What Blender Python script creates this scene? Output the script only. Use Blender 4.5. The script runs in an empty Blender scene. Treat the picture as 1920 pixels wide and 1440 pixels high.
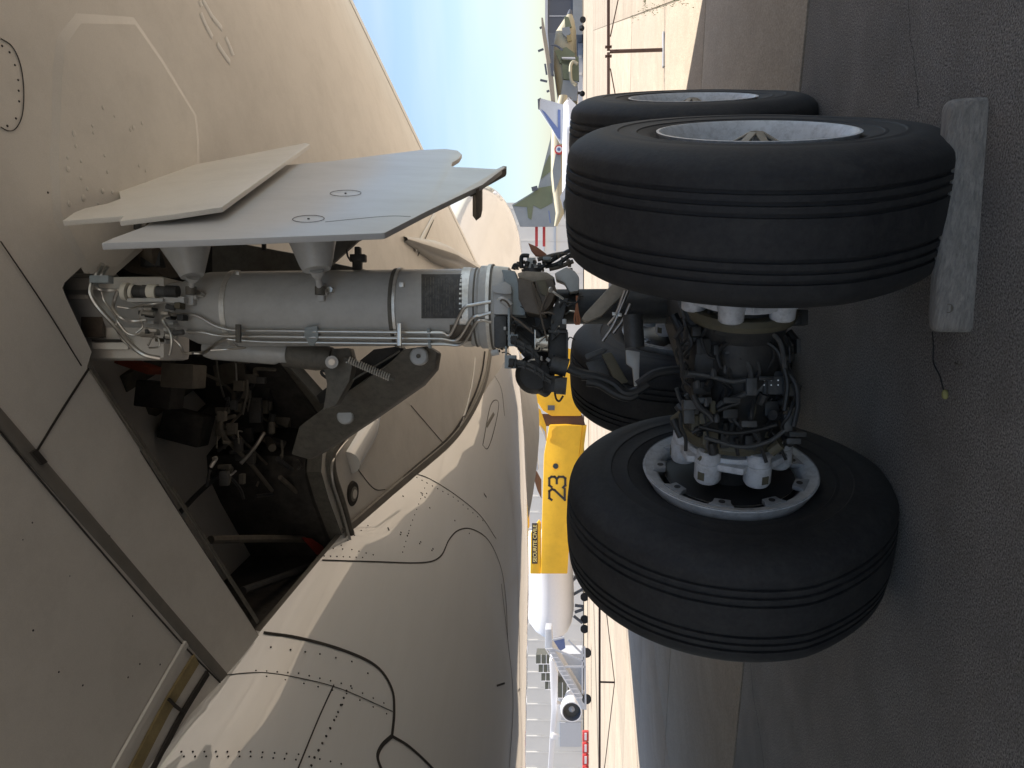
import bpy, bmesh, math, random
import numpy as np
from mathutils import Vector, Matrix
from mathutils.geometry import delaunay_2d_cdt
R_ = math.radians
random.seed(7)
S = bpy.context.scene
COL = S.collection

# ------------------------------------------------------------------ camera, sky, sun
H = 1.3106                       # eye height; the picture was taken with the phone held sideways
PITCH = 0.0781
YAW = 0.3968                     # the aircraft's fore-and-aft axis is +Y, starboard is +X
FPX = 1550.0                     # focal length in pixels of a 1920-wide picture
SA, CA, SP, CP = math.sin(YAW), math.cos(YAW), math.sin(PITCH), math.cos(PITCH)
E_R = Vector((CA, SA, 0)); E_F = Vector((-SA, CA, 0)); E_Z = Vector((0, 0, 1))
CAM = Vector((0, 0, H))
view = E_F * CP + E_Z * SP
up = -E_F * SP + E_Z * CP
cd = bpy.data.cameras.new('camera'); cam = bpy.data.objects.new('camera', cd); COL.objects.link(cam)
cx, cy, cz = -up, E_R, -view     # sensor turned a quarter: picture right is down
cam.matrix_world = Matrix(((cx.x, cy.x, cz.x, 0), (cx.y, cy.y, cz.y, 0), (cx.z, cy.z, cz.z, H), (0, 0, 0, 1)))
cd.sensor_fit = 'HORIZONTAL'; cd.sensor_width = 36; cd.lens = 36 * FPX / 1920
cd.clip_start = 0.05; cd.clip_end = 6000
S.camera = cam

SUN = Vector((0.42, 0.17, 1.0)).normalized()
W = bpy.data.worlds.new('World'); S.world = W; W.use_nodes = True
nt = W.node_tree; nt.nodes.clear()
wo = nt.nodes.new('ShaderNodeOutputWorld'); bg = nt.nodes.new('ShaderNodeBackground')
sky = nt.nodes.new('ShaderNodeTexSky'); sky.sky_type = 'NISHITA'; sky.sun_disc = False
sky.sun_elevation = math.asin(SUN.z); sky.sun_rotation = math.atan2(SUN.x, SUN.y)
sky.air_density = 1.0; sky.dust_density = 1.0; sky.ozone_density = 1.3
bg.inputs['Strength'].default_value = 0.064
# thin high cirrus, spread over the whole sky
tc = nt.nodes.new('ShaderNodeTexCoord'); mp = nt.nodes.new('ShaderNodeMapping')
mp.inputs['Rotation'].default_value = (0.1, 0.2, R_(20)); mp.inputs['Scale'].default_value = (0.9, 5.0, 7.0)
nz = nt.nodes.new('ShaderNodeTexNoise'); nz.inputs['Scale'].default_value = 1.6; nz.inputs['Detail'].default_value = 6
rp = nt.nodes.new('ShaderNodeValToRGB'); rp.color_ramp.elements[0].position = .56; rp.color_ramp.elements[1].position = .85
rp.color_ramp.elements[1].color = (.35, .35, .35, 1)
mx = nt.nodes.new('ShaderNodeMixRGB'); mx.blend_type = 'MIX'; mx.inputs['Color2'].default_value = (6.0, 6.1, 6.4, 1)
L = nt.links.new
L(tc.outputs['Generated'], mp.inputs['Vector']); L(mp.outputs['Vector'], nz.inputs['Vector']); L(nz.outputs['Fac'], rp.inputs['Fac'])
L(rp.outputs['Color'], mx.inputs['Fac']); L(sky.outputs['Color'], mx.inputs['Color1']); L(mx.outputs['Color'], bg.inputs['Color'])
L(bg.outputs['Background'], wo.inputs['Surface'])
sd = bpy.data.lights.new('sun', 'SUN'); sun = bpy.data.objects.new('sun', sd); COL.objects.link(sun)
sd.energy = 3.1; sd.angle = R_(0.53); sd.color = (1.0, 0.94, 0.85)
sun.rotation_euler = SUN.to_track_quat('Z', 'Y').to_euler(); sun.location = (20, 0, 60)
S.view_settings.view_transform = 'Standard'; S.view_settings.look = 'None'; S.view_settings.gamma = 1
S.view_settings.exposure = 1.6; S.view_settings.use_curve_mapping = False
S.cycles.max_bounces = 8; S.cycles.diffuse_bounces = 5; S.cycles.glossy_bounces = 4
S.cycles.use_denoising = True
S.cycles.sample_clamp_indirect = 8

# ------------------------------------------------------------------ sight lines and places
def ray(x, y):
    """direction of the sight line through photograph pixel (x, y), scaled so its level forward part is 1"""
    a = (720 - y) / FPX; b = (960 - x) / FPX
    d = E_R * a + view + up * b
    return d / d.dot(E_F)
def Q(x, y, F):                  # the point F metres ahead on that line
    return CAM + ray(x, y) * F
def onplane(x, y, p, n):
    d = ray(x, y); return CAM + d * ((Vector(p) - CAM).dot(n) / d.dot(n))
def ground_at(x, y, z=0.0):
    return onplane(x, y, (0, 0, z), E_Z)

# ------------------------------------------------------------------ materials
MATS = {}
def mat(name, col, rough=.5, metal=0.0, coat=0.0, coat_rough=.08, var=.12, scale=6.0, bump=0.0, bscale=60.0, dirt=None, dirt_amt=.0, spec=.5, streak=None, objvar=0.0, fine=None):
    m = bpy.data.materials.new(name); m.use_nodes = True; t = m.node_tree
    b = t.nodes['Principled BSDF']
    b.inputs['Roughness'].default_value = rough; b.inputs['Metallic'].default_value = metal
    b.inputs['Coat Weight'].default_value = coat; b.inputs['Coat Roughness'].default_value = coat_rough
    b.inputs['Specular IOR Level'].default_value = spec
    co = t.nodes.new('ShaderNodeTexCoord')
    mpn = t.nodes.new('ShaderNodeMapping'); t.links.new(co.outputs['Object'], mpn.inputs['Vector'])
    if streak: mpn.inputs['Scale'].default_value = streak
    n1 = t.nodes.new('ShaderNodeTexNoise'); n1.inputs['Scale'].default_value = scale; n1.inputs['Detail'].default_value = 8; n1.inputs['Roughness'].default_value = .62
    t.links.new(mpn.outputs['Vector'], n1.inputs['Vector'])
    rr = t.nodes.new('ShaderNodeMapRange'); rr.inputs['From Min'].default_value = .25; rr.inputs['From Max'].default_value = .75
    rr.inputs['To Min'].default_value = 1 - var; rr.inputs['To Max'].default_value = 1 + var
    t.links.new(n1.outputs['Fac'], rr.inputs['Value'])
    hs = t.nodes.new('ShaderNodeMixRGB'); hs.blend_type = 'MULTIPLY'; hs.inputs['Fac'].default_value = 1
    hs.inputs['Color1'].default_value = (*col, 1); t.links.new(rr.outputs['Result'], hs.inputs['Color2'])
    out = hs.outputs['Color']
    if objvar:
        oi = t.nodes.new('ShaderNodeObjectInfo'); r2 = t.nodes.new('ShaderNodeMapRange')
        r2.inputs['To Min'].default_value = 1 - objvar; r2.inputs['To Max'].default_value = 1 + objvar
        t.links.new(oi.outputs['Random'], r2.inputs['Value'])
        h2 = t.nodes.new('ShaderNodeMixRGB'); h2.blend_type = 'MULTIPLY'; h2.inputs['Fac'].default_value = 1
        t.links.new(out, h2.inputs['Color1']); t.links.new(r2.outputs['Result'], h2.inputs['Color2']); out = h2.outputs['Color']
    if fine:
        nf = t.nodes.new('ShaderNodeTexNoise'); nf.inputs['Scale'].default_value = fine[0]; nf.inputs['Detail'].default_value = 3
        t.links.new(mpn.outputs['Vector'], nf.inputs['Vector'])
        rf = t.nodes.new('ShaderNodeMapRange'); rf.inputs['From Min'].default_value = .3; rf.inputs['From Max'].default_value = .7
        rf.inputs['To Min'].default_value = 1 - fine[1]; rf.inputs['To Max'].default_value = 1 + fine[1]; t.links.new(nf.outputs['Fac'], rf.inputs['Value'])
        hf = t.nodes.new('ShaderNodeMixRGB'); hf.blend_type = 'MULTIPLY'; hf.inputs['Fac'].default_value = 1
        t.links.new(out, hf.inputs['Color1']); t.links.new(rf.outputs['Result'], hf.inputs['Color2']); out = hf.outputs['Color']
    if dirt:
        n2 = t.nodes.new('ShaderNodeTexNoise'); n2.inputs['Scale'].default_value = scale * 2.7; n2.inputs['Detail'].default_value = 10; n2.inputs['Roughness'].default_value = .75
        t.links.new(mpn.outputs['Vector'], n2.inputs['Vector'])
        r3 = t.nodes.new('ShaderNodeMapRange'); r3.inputs['From Min'].default_value = .45; r3.inputs['From Max'].default_value = .72
        r3.inputs['To Max'].default_value = dirt_amt; t.links.new(n2.outputs['Fac'], r3.inputs['Value'])
        h3 = t.nodes.new('ShaderNodeMixRGB'); h3.inputs['Color2'].default_value = (*dirt, 1)
        t.links.new(r3.outputs['Result'], h3.inputs['Fac']); t.links.new(out, h3.inputs['Color1']); out = h3.outputs['Color']
        r4 = t.nodes.new('ShaderNodeMapRange'); r4.inputs['To Min'].default_value = max(.02, rough - .06); r4.inputs['To Max'].default_value = min(1, rough + .15)
        t.links.new(n2.outputs['Fac'], r4.inputs['Value']); t.links.new(r4.outputs['Result'], b.inputs['Roughness'])
    t.links.new(out, b.inputs['Base Color'])
    if bump:
        n3 = t.nodes.new('ShaderNodeTexNoise'); n3.inputs['Scale'].default_value = bscale; n3.inputs['Detail'].default_value = 5
        t.links.new(mpn.outputs['Vector'], n3.inputs['Vector'])
        bp = t.nodes.new('ShaderNodeBump'); bp.inputs['Strength'].default_value = bump; bp.inputs['Distance'].default_value = .01
        t.links.new(n3.outputs['Fac'], bp.inputs['Height']); t.links.new(bp.outputs['Normal'], b.inputs['Normal'])
    if coat >= 1: b.inputs['Coat IOR'].default_value = 2.2
    MATS[name] = m
    return m
mat('wing_paint', (.75, .715, .65), .40, coat=.3, coat_rough=.25, var=.06, scale=.9, dirt=(.36, .33, .28), dirt_amt=.22, bump=.06, bscale=1.6, fine=(220, .05))
mat('belly_paint', (.84, .825, .79), .3, coat=1.0, coat_rough=.03, var=.03, scale=.8, dirt=(.5, .47, .42), dirt_amt=.1, bump=.012, bscale=.8, streak=(2.2, .25, 1))
mat('door_paint', (.57, .575, .58), .36, var=.04, scale=1.2, dirt=(.3, .29, .28), dirt_amt=.22, streak=(1, 1.5, .6), coat=.2, coat_rough=.2)
mat('strut_paint', (.50, .50, .485), .36, coat=.35, coat_rough=.2, var=.05, scale=4, dirt=(.22, .21, .19), dirt_amt=.25, bump=.02, bscale=30)
mat('bracket_paint', (.33, .38, .40), .5, var=.08, scale=9, dirt=(.1, .09, .08), dirt_amt=.25)
mat('dark_stay', (.13, .12, .10), .55, var=.2, scale=9, dirt=(.03, .028, .025), dirt_amt=.5)
mat('grime', (.03, .03, .03), .5, var=.35, scale=14, dirt=(.075, .07, .06), dirt_amt=.4, bump=.2, bscale=40)
mat('grime_grey', (.068, .069, .069), .45, var=.25, scale=12, dirt=(.02, .02, .02), dirt_amt=.6, bump=.15, bscale=40)
mat('bronze', (.13, .105, .08), .5, var=.2, scale=10, dirt=(.04, .03, .025), dirt_amt=.5)
mat('olive', (.12, .107, .07), .6, var=.15, scale=8, dirt=(.06, .05, .035), dirt_amt=.4)
mat('tan_plate', (.36, .31, .24), .55, var=.1, scale=10, dirt=(.12, .1, .08), dirt_amt=.35)
mat('steel', (.58, .56, .52), .32, metal=.95, var=.12, scale=20)
mat('silver_band', (.75, .73, .68), .35, metal=.6, var=.1, scale=15, dirt=(.2, .18, .15), dirt_amt=.3)
mat('rubber', (.020, .020, .022), .66, var=.12, scale=5, bump=.1, bscale=90, dirt=(.047, .045, .043), dirt_amt=.7, spec=.4, fine=(60, .2))
mat('hose_rubber', (.02, .02, .02), .5, var=.1)
mat('wheel_white', (.62, .63, .65), .4, var=.08, scale=9, dirt=(.14, .13, .12), dirt_amt=.5)
mat('wheel_grey', (.36, .37, .39), .45, metal=.3, var=.1, scale=16, dirt=(.12, .12, .12), dirt_amt=.45)
mat('carbon', (.012, .012, .013), .5, var=.2)
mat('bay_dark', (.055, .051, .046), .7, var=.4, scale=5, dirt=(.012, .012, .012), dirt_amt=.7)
mat('bay_primer', (.14, .125, .10), .65, var=.2, scale=6, dirt=(.05, .045, .04), dirt_amt=.5)
mat('bay_red', (.25, .05, .02), .6, var=.2)
mat('seam', (.035, .03, .026), .8, var=.1)
mat('sealant', (.2, .185, .16), .6, var=.15, scale=8)
mat('zinc_yellow', (.33, .26, .12), .6, var=.25, scale=9, dirt=(.12, .1, .06), dirt_amt=.5)
mat('mark_white', (.85, .84, .8), .4, var=.03)
mat('plaque', (.045, .043, .04), .5, var=.4, scale=10, dirt=(.16, .155, .15), dirt_amt=.7)
mat('copper_wire', (.35, .14, .07), .5, var=.1)
mat('red_paint', (.35, .05, .035), .5, var=.1)
mat('white_plastic', (.75, .72, .62), .4, var=.05)
mat('wood', (.25, .225, .198), .85, var=.3, scale=9, dirt=(.09, .085, .08), dirt_amt=.75, bump=.5, bscale=22, streak=(.6, 6, 6))
mat('lichen', (.3, .27, .1), .9, var=.3, scale=30)
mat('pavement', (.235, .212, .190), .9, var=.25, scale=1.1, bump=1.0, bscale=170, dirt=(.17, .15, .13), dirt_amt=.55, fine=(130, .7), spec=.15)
mat('concrete', (.335, .282, .222), .88, var=.12, scale=1.1, bump=.3, bscale=50, dirt=(.25, .21, .168), dirt_amt=.5, objvar=.07, streak=(1, .5, 1), fine=(90, .2), spec=.15)
mat('joint_soil', (.13, .11, .08), .95, var=.2)
mat('grass', (.07, .11, .03), .8, var=.3, scale=20)
mat('rust_brown', (.09, .05, .04), .6, var=.15)
mat('yellow_paint', (.80, .46, .02), .45, var=.06, scale=.6, dirt=(.5, .26, .02), dirt_amt=.25)
mat('black_paint', (.025, .02, .02), .5)
mat('camo_green', (.15, .17, .105), .6, var=.12, scale=.7)  # lightened green, far haze put into the paint colour
mat('camo_grey', (.25, .275, .295), .6, var=.1, scale=.7)  # lightened grey, the tone carries the haze of distance
mat('camo_sand', (.42, .38, .27), .6, var=.1, scale=.7)
mat('letter_yellow', (.85, .68, .25), .5)
mat('jet_white', (.78, .78, .80), .35, var=.03)
mat('blue_paint', (.12, .17, .36), .4)  # lightened like the camouflage, haze mixed into the blue
mat('roundel_red', (.5, .05, .05), .5)
mat('glass_dark', (.03, .035, .04), .12)
mat('glass_tint', (.12, .12, .10), .15)
mat('hangar_white', (.74, .73, .70), .6, var=.04, scale=.3)
mat('hangar_dark', (.09, .10, .125), .6, var=.1)
mat('light_grey', (.5, .52, .56), .5, var=.05)

# ------------------------------------------------------------------ mesh helpers
class MB:
    def __init__(s): s.v = []; s.f = []
    def add(s, v, f):
        o = len(s.v); s.v += [Vector(p) for p in v]; s.f += [tuple(i + o for i in q) for q in f]; return s
    def cyl(s, p0, p1, r0, r1=None, n=20, caps=True):
        return s.lathe(p0, p1, [(0, r0), (1, r0 if r1 is None else r1)], n, caps)
    def lathe(s, p0, p1, prof, n=24, caps=True, unit=False):
        """profile (t, r) turned about the axis p0-p1; t runs 0..1 (or metres with unit)"""
        p0 = Vector(p0); p1 = Vector(p1); ax = p1 - p0
        if unit: ax = ax.normalized()
        q = (p1 - p0).normalized(); e1 = q.orthogonal().normalized(); e2 = q.cross(e1)
        v = []; f = []
        for t, r in prof:
            for k in range(n):
                a = 2 * math.pi * k / n; v.append(p0 + ax * t + (e1 * math.cos(a) + e2 * math.sin(a)) * r)
        for i in range(len(prof) - 1):
            for k in range(n):
                a = i * n + k; b = i * n + (k + 1) % n; f.append((a, b, b + n, a + n))
        if caps:
            f.append(tuple(range(n - 1, -1, -1))); m = (len(prof) - 1) * n; f.append(tuple(range(m, m + n)))
        return s.add(v, f)
    def tube(s, pts, r, n=8, sub=5, caps=True):
        P = [Vector(p) for p in pts]
        if sub > 1 and len(P) > 2:
            E = [P[0] * 2 - P[1]] + P + [P[-1] * 2 - P[-2]]; O = []
            for i in range(1, len(E) - 2):
                for k in range(sub):
                    t = k / sub; a, b, c, d = E[i - 1:i + 3]
                    O.append(.5 * ((2 * b) + (c - a) * t + (2 * a - 5 * b + 4 * c - d) * t * t + (3 * b - a - 3 * c + d) * t ** 3))
            O.append(P[-1]); P = O
        v = []; f = []; e1 = None
        for i, p in enumerate(P):
            d = (P[min(i + 1, len(P) - 1)] - P[max(i - 1, 0)])
            d = d.normalized() if d.length > 1e-9 else Vector((0, 0, 1))
            e1 = d.orthogonal().normalized() if e1 is None else (e1 - d * e1.dot(d)).normalized()
            e2 = d.cross(e1); rr = r[i] if isinstance(r, (list, tuple)) else r
            for k in range(n):
                a = 2 * math.pi * k / n; v.append(p + (e1 * math.cos(a) + e2 * math.sin(a)) * rr)
        for i in range(len(P) - 1):
            for k in range(n):
                a = i * n + k; b = i * n + (k + 1) % n; f.append((a, b, b + n, a + n))
        if caps: f.append(tuple(range(n - 1, -1, -1))); m = (len(P) - 1) * n; f.append(tuple(range(m, m + n)))
        return s.add(v, f)
    def box(s, c, hx, hy, hz):
        c = Vector(c); hx, hy, hz = Vector(hx), Vector(hy), Vector(hz)
        v = [c + hx * a + hy * b + hz * d for a in (-1, 1) for b in (-1, 1) for d in (-1, 1)]
        f = [(0, 1, 3, 2), (4, 6, 7, 5), (0, 4, 5, 1), (2, 3, 7, 6), (0, 2, 6, 4), (1, 5, 7, 3)]
        return s.add(v, f)
    def bar(s, p0, p1, w, t, wdir=None):
        p0, p1 = Vector(p0), Vector(p1); d = (p1 - p0); q = d.normalized()
        wd = (Vector(wdir) if wdir is not None else E_R); wd = (wd - q * wd.dot(q)).normalized(); td = q.cross(wd)
        return s.box((p0 + p1) / 2, d / 2, wd * w / 2, td * t / 2)
    def ibox(s, x0, x1, y0, y1, F, depth):
        """box whose near face shows as that pixel rectangle at distance F"""
        a, b, c, d = Q(x0, y0, F), Q(x1, y0, F), Q(x1, y1, F), Q(x0, y1, F); k = E_F * depth
        v = [a, b, c, d, a + k, b + k, c + k, d + k]
        return s.add(v, [(3, 2, 1, 0), (4, 5, 6, 7), (0, 1, 5, 4), (1, 2, 6, 5), (2, 3, 7, 6), (3, 0, 4, 7)])
    def prism(s, pts, off):
        """polygon pushed along a vector"""
        n = len(pts); off = Vector(off); v = [Vector(p) for p in pts]; v += [p + off for p in v]
        f = [tuple(range(n)), tuple(range(2 * n - 1, n - 1, -1))] + [(i, i + n, (i + 1) % n + n, (i + 1) % n) for i in range(n)]
        return s.add(v, f)
    def grid(s, rows, close=False):
        n = len(rows[0]); v = [p for r in rows for p in r]; f = []
        for i in range(len(rows) - 1):
            for k in range(n if close else n - 1):
                a = i * n + k; b = i * n + (k + 1) % n; f.append((a, b, b + n, a + n))
        return s.add(v, f)
    def build(s, name, m, parent=None, bevel=0.0, smooth=True, angle=35, label=None, kind=None):
        me = bpy.data.meshes.new(name); me.from_pydata([tuple(p) for p in s.v], [], s.f)
        bm = bmesh.new(); bm.from_mesh(me)
        bmesh.ops.recalc_face_normals(bm, faces=bm.faces)
        if bevel:
            es = [e for e in bm.edges if len(e.link_faces) == 2 and e.calc_face_angle(0) > .5]
            bmesh.ops.bevel(bm, geom=es, offset=bevel, segments=2, affect='EDGES', profile=.6, clamp_overlap=True)
        if smooth:
            for f in bm.faces: f.smooth = True
            for e in bm.edges:
                e.smooth = not (len(e.link_faces) == 2 and e.calc_face_angle(0) > R_(angle))
        bm.to_mesh(me); bm.free()
        me.materials.append(MATS[m] if isinstance(m, str) else m)
        o = bpy.data.objects.new(name, me); COL.objects.link(o)
        if parent is not None:
            o.parent = parent
            if parent.type == 'EMPTY': o.matrix_parent_inverse = Matrix.Translation(-parent.location)
        if label: o['label'] = label
        if kind: o['kind'] = kind
        return o
def thing(name, label, cat, loc, group=None):
    o = bpy.data.objects.new(name, None); COL.objects.link(o); o.location = loc; o.empty_display_size = .3
    tag(o, label, cat, group); return o
def tag(o, label, cat, group=None):
    o['label'] = label; o['category'] = cat
    if group: o['group'] = group
    return o
def structure(o): o['kind'] = 'structure'; return o

# ------------------------------------------------------------------ the ground
g = MB().add([(-900, -400, -.03), (900, -400, -.03), (900, 1500, -.03), (-900, 1500, -.03)], [(0, 1, 2, 3)]).build('ground', 'concrete', smooth=False)
structure(g)
bed = structure(MB().add([(-42, 5.26, -.018), (42, 5.26, -.018), (42, 72, -.018), (-42, 72, -.018)], [(0, 1, 2, 3)]).build('joint_bed', 'joint_soil', smooth=False))
apron = structure(MB().add([(-60, 72, -.012), (60, 72, -.012), (60, 300, -.012), (-60, 300, -.012)], [(0, 1, 2, 3)]).build('concrete_apron', 'concrete', smooth=False))
slab_w, slab_l, gap = 5.0, 4.1, .014
sm = None
for i in range(-8, 8):
    for j in range(0, 16):
        if sm is None:
            sl = MB().box((0, 0, 0), ((slab_w / 2 - gap), 0, 0), (0, slab_l / 2 - gap, 0), (0, 0, .05)).build('concrete_slab', 'concrete', None, bevel=.006); sm = sl.data
        else:
            sl = bpy.data.objects.new('concrete_slab', sm); COL.objects.link(sl)
        sl.parent = bed
        sl.location = (.4 + (i + .5) * slab_w, 5.28 + (j + .5) * slab_l, -.05 + random.uniform(-.003, .003))
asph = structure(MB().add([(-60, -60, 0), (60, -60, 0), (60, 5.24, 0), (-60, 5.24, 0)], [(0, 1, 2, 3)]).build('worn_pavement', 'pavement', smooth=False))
def crack(px, w):
    P = [ground_at(x, y, .003) for x, y in px]; v = []; f = []; rr = random.Random(9)
    Pn = []
    for a, b in zip(P[:-1], P[1:]):
        for k in range(8): Pn.append(a.lerp(b, k / 8) + Vector((rr.gauss(0, .006), rr.gauss(0, .006), 0)))
    for i, p in enumerate(Pn):
        t = (Pn[min(i + 1, len(Pn) - 1)] - Pn[max(0, i - 1)]).normalized(); n = Vector((-t.y, t.x, 0)) * w * rr.uniform(.4, 1)
        v += [p + n, p - n]
    f = [(2 * i, 2 * i + 1, 2 * i + 3, 2 * i + 2) for i in range(len(Pn) - 1)]
    MB().add(v, f).build('pavement_crack', 'seam', asph, smooth=False)
crack([(1406, 1235), (1412, 1300), (1424, 1370), (1434, 1450)], .006)
crack([(1702, -10), (1706, 60), (1716, 120), (1722, 210)], .003)
# grit lying on the pavement
mb = MB(); rnd = random.Random(3)
for k in range(4200):
    a = rnd.uniform(-.75, .75); d = 1.4 + 6 * rnd.random() ** 1.6
    p = CAM + (E_F * d + E_R * d * a); p.z = 0
    if p.y > 5.2: continue
    r = rnd.uniform(.0015, .0045); q = [p + Vector((math.cos(t + k) * r * rnd.uniform(.6, 1.2), math.sin(t + k) * r * rnd.uniform(.6, 1.2), .0005)) for t in (0, 2.1, 4.2)]
    mb.add(q + [p + Vector((0, 0, r))], [(0, 1, 3), (1, 2, 3), (2, 0, 3)])
o = mb.build('grit', 'wood', smooth=False); tag(o, 'fine pale grit scattered over the dark pavement', 'grit'); o['kind'] = 'stuff'
# weeds in the slab joints
mb = MB(); rnd = random.Random(5)
spots = [(5.28 + 3 * slab_l, x) for x in np.arange(.5, 6, .02)]
for yj, x in spots:
    if math.sin(x * 2.1) + rnd.uniform(-1, 1) < .15: continue
    for b in range(4):
        p = Vector((x + rnd.uniform(-.05, .05), yj + rnd.gauss(0, .06), -.005)); h = rnd.uniform(.02, .075); t = rnd.uniform(0, 6.3)
        w = Vector((math.cos(t), math.sin(t), 0)) * .007; l = Vector((rnd.uniform(-.03, .03), rnd.uniform(-.03, .03), h))
        mb.add([p - w, p + w, p + l], [(0, 1, 2)])
for k in range(120):
    p = Vector((.4 + rnd.gauss(0, .05), rnd.uniform(9, 22), -.005)); t = rnd.uniform(0, 6.3); w = Vector((math.cos(t), math.sin(t), 0)) * .007
    mb.add([p - w, p + w, p + Vector((rnd.uniform(-.03, .03), rnd.uniform(-.03, .03), rnd.uniform(.02, .06)))], [(0, 1, 2)])
o = mb.build('joint_weeds', 'grass', smooth=False); tag(o, 'thin green weeds growing along the sunlit slab joint', 'weeds'); o['kind'] = 'stuff'

# ------------------------------------------------------------------ the airliner: wing and fuselage surfaces
BX, BY, WS, WB, HA, TR, TW = -1.286, 4.103, 1.412, 1.814, .656, .70, .505
air = thing('airliner', 'grey and white wide-body airliner overhead, standing on its four-wheel main landing gear', 'airliner', (BX, BY, 0))
def y_le(X): return 12.65 - .93 * X
def y_te(X): return -1.6 if X < 3 else -1.6 - .6 * (X - 3)
def z_le(X): return 4.38 + (.205 * X if X < 3 else .615 + .10 * (X - 3))
PS = [0, .02, .08, .2, .4, .7, 1, 2, 3, 4.2, 6, 7.8, 10, 11.6, 14, 17, 23, 40]
PV = [0, -.05, -.11, -.18, -.245, -.31, -.36, -.5, -.585, -.63, -.62, -.54, -.35, -.11, .15, .35, .55, .7]
def prof(s): return float(np.interp(s, PS, PV))
_ss = np.linspace(0, 40, 4001); _pp = np.interp(_ss, PS, PV)
_k = np.exp(-.5 * (np.arange(-120, 121) / 45.) ** 2); _k /= _k.sum()
_pad = np.pad(_pp, 120, mode='edge'); _sm = np.convolve(_pad, _k, mode='valid')
_wt = np.clip((_ss - .6) / 1.4, 0, 1); _pf = _pp * (1 - _wt) + _sm * _wt
def zw(X, Y):
    s = max(0.0, y_le(X) - Y); return z_le(X) + float(np.interp(s, _ss, _pf))
def hit_wing(x, y, off=0.0):
    d = ray(x, y); t = 1.0; prev = None
    while t < 40:
        p = CAM + d * t; v = p.z - zw(p.x, p.y)
        if v > 0:
            a, b = t - .1, t
            for _ in range(30):
                m = (a + b) / 2; p = CAM + d * m
                if p.z - zw(p.x, p.y) > 0: b = m
                else: a = m
            p = CAM + d * a; return p - Vector((0, 0, off))
        t += .1
    return CAM + d * 20
# belly and fuselage cross-sections along Y
XC = -7.8
YB = [-30, 7, 10.8, 14, 17, 20, 23, 27, 29, 31, 32.5, 33.6, 34.2]
ZB = [1.9, 1.9, 2.06, 2.25, 2.48, 2.75, 2.98, 3.08, 3.2, 3.5, 3.9, 4.4, 4.9]
YA = [-30, 3.5, 4.2, 6, 6.6, 7.6, 9, 10.1, 11.2, 12.2, 14, 17, 21, 25, 27, 29, 31, 32.5, 33.6, 34.2]
AA = [4.22, 4.2, 4.12, 4.12, 4.03, 3.89, 3.74, 3.70, 3.75, 3.8, 3.84, 3.74, 3.62, 3.58, 3.5, 3.25, 2.75, 2.1, 1.2, .1]
def sec(Y):
    zb = float(np.interp(Y, YB, ZB)); a = float(np.interp(Y, YA, AA)); zc = float(np.interp(Y, [-30, 7, 10, 14, 20, 25, 34.2], [3.95, 3.95, 4.1, 4.5, 4.8, 4.9, 4.8]))
    return a, zc, zb
def belly_z(X, Y):
    a, zc, zb = sec(Y); k = abs(X - XC) / a
    if k >= 1: return 99.0
    return zc - (zc - zb) * (1 - k ** 2.15) ** (1 / 2.15)
def hit_belly(x, y, off=0.004):
    d = ray(x, y); t = 2.0
    def inside(p):
        a, zc, zb = sec(p.y); k = abs(p.x - XC) / a
        return k < 1 and p.z < zc + 4 and p.z > (zc - (zc - zb) * (1 - k ** 2.15) ** (1 / 2.15))
    while t < 45:
        if inside(CAM + d * t):
            a, b = t - .05, t
            for _ in range(30):
                m = (a + b) / 2
                if inside(CAM + d * m): b = m
                else: a = m
            return CAM + d * a - d.normalized() * off
        t += .05
    return None
def hit_any(x, y):
    a = hit_wing(x, y); b = hit_belly(x, y)
    if b is None: return a
    return a if (a - CAM).length < (b - CAM).length else b

# wheel-well opening, as its edges run over the lower skin
well_px = [(152, 501), (168, 513), (206, 506), (216, 490), (222, 450), (250, 415), (400, 405), (470, 470), (520, 560), (548, 672),
           (600, 742), (640, 800), (622, 825), (604, 850), (602, 885), (616, 935), (640, 1000), (652, 1030), (560, 1120), (490, 1200), (163, 688), (172, 660), (124, 558), (117, 540), (121, 530)]
well = [hit_wing(*p) for p in well_px]
well2 = [(p.x, p.y) for p in well]
def in_poly(x, y, P):
    c = False; n = len(P); j = n - 1
    for i in range(n):
        if (P[i][1] > y) != (P[j][1] > y) and x < (P[j][0] - P[i][0]) * (y - P[i][1]) / (P[j][1] - P[i][1]) + P[i][0]: c = not c
        j = i
    return c
def seg_dist(x, y, P):
    best = 9
    for i in range(len(P)):
        ax, ay = P[i]; bx, by = P[(i + 1) % len(P)]; dx, dy = bx - ax, by - ay; l = dx * dx + dy * dy
        t = max(0, min(1, ((x - ax) * dx + (y - ay) * dy) / l)) if l else 0
        best = min(best, math.hypot(x - ax - t * dx, y - ay - t * dy))
    return best
xs = [-8.0 + .45 * i for i in range(34)] + [8.5, 10, 12, 15, 18, 22, 26, 30]
ss = [1.1, 1.5, 2, 2.6, 3.2, 4, 4.8, 5.6, 6.4, 7.2, 8, 8.8, 9.6, 10.4, 11.2, 12, 12.8, 13.6, 14.4, 15.5, 17, 19]
P2 = []; lefts = []
for X in xs:
    c = y_le(X) - y_te(X)
    for s in [q for q in ss if q < c - .3] + [c]:
        if seg_dist(X, y_le(X) - s, well2) > .06: P2.append((X, y_le(X) - s))
nw = len(P2); P2 += well2
ed = [(nw + i, nw + (i + 1) % len(well2)) for i in range(len(well2))]
vo, eo, fo, *_ = delaunay_2d_cdt([Vector(p) for p in P2], ed, [], 0, 1e-4)
wv = [(p.x, p.y, zw(p.x, p.y)) for p in vo]; wf = []
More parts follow.
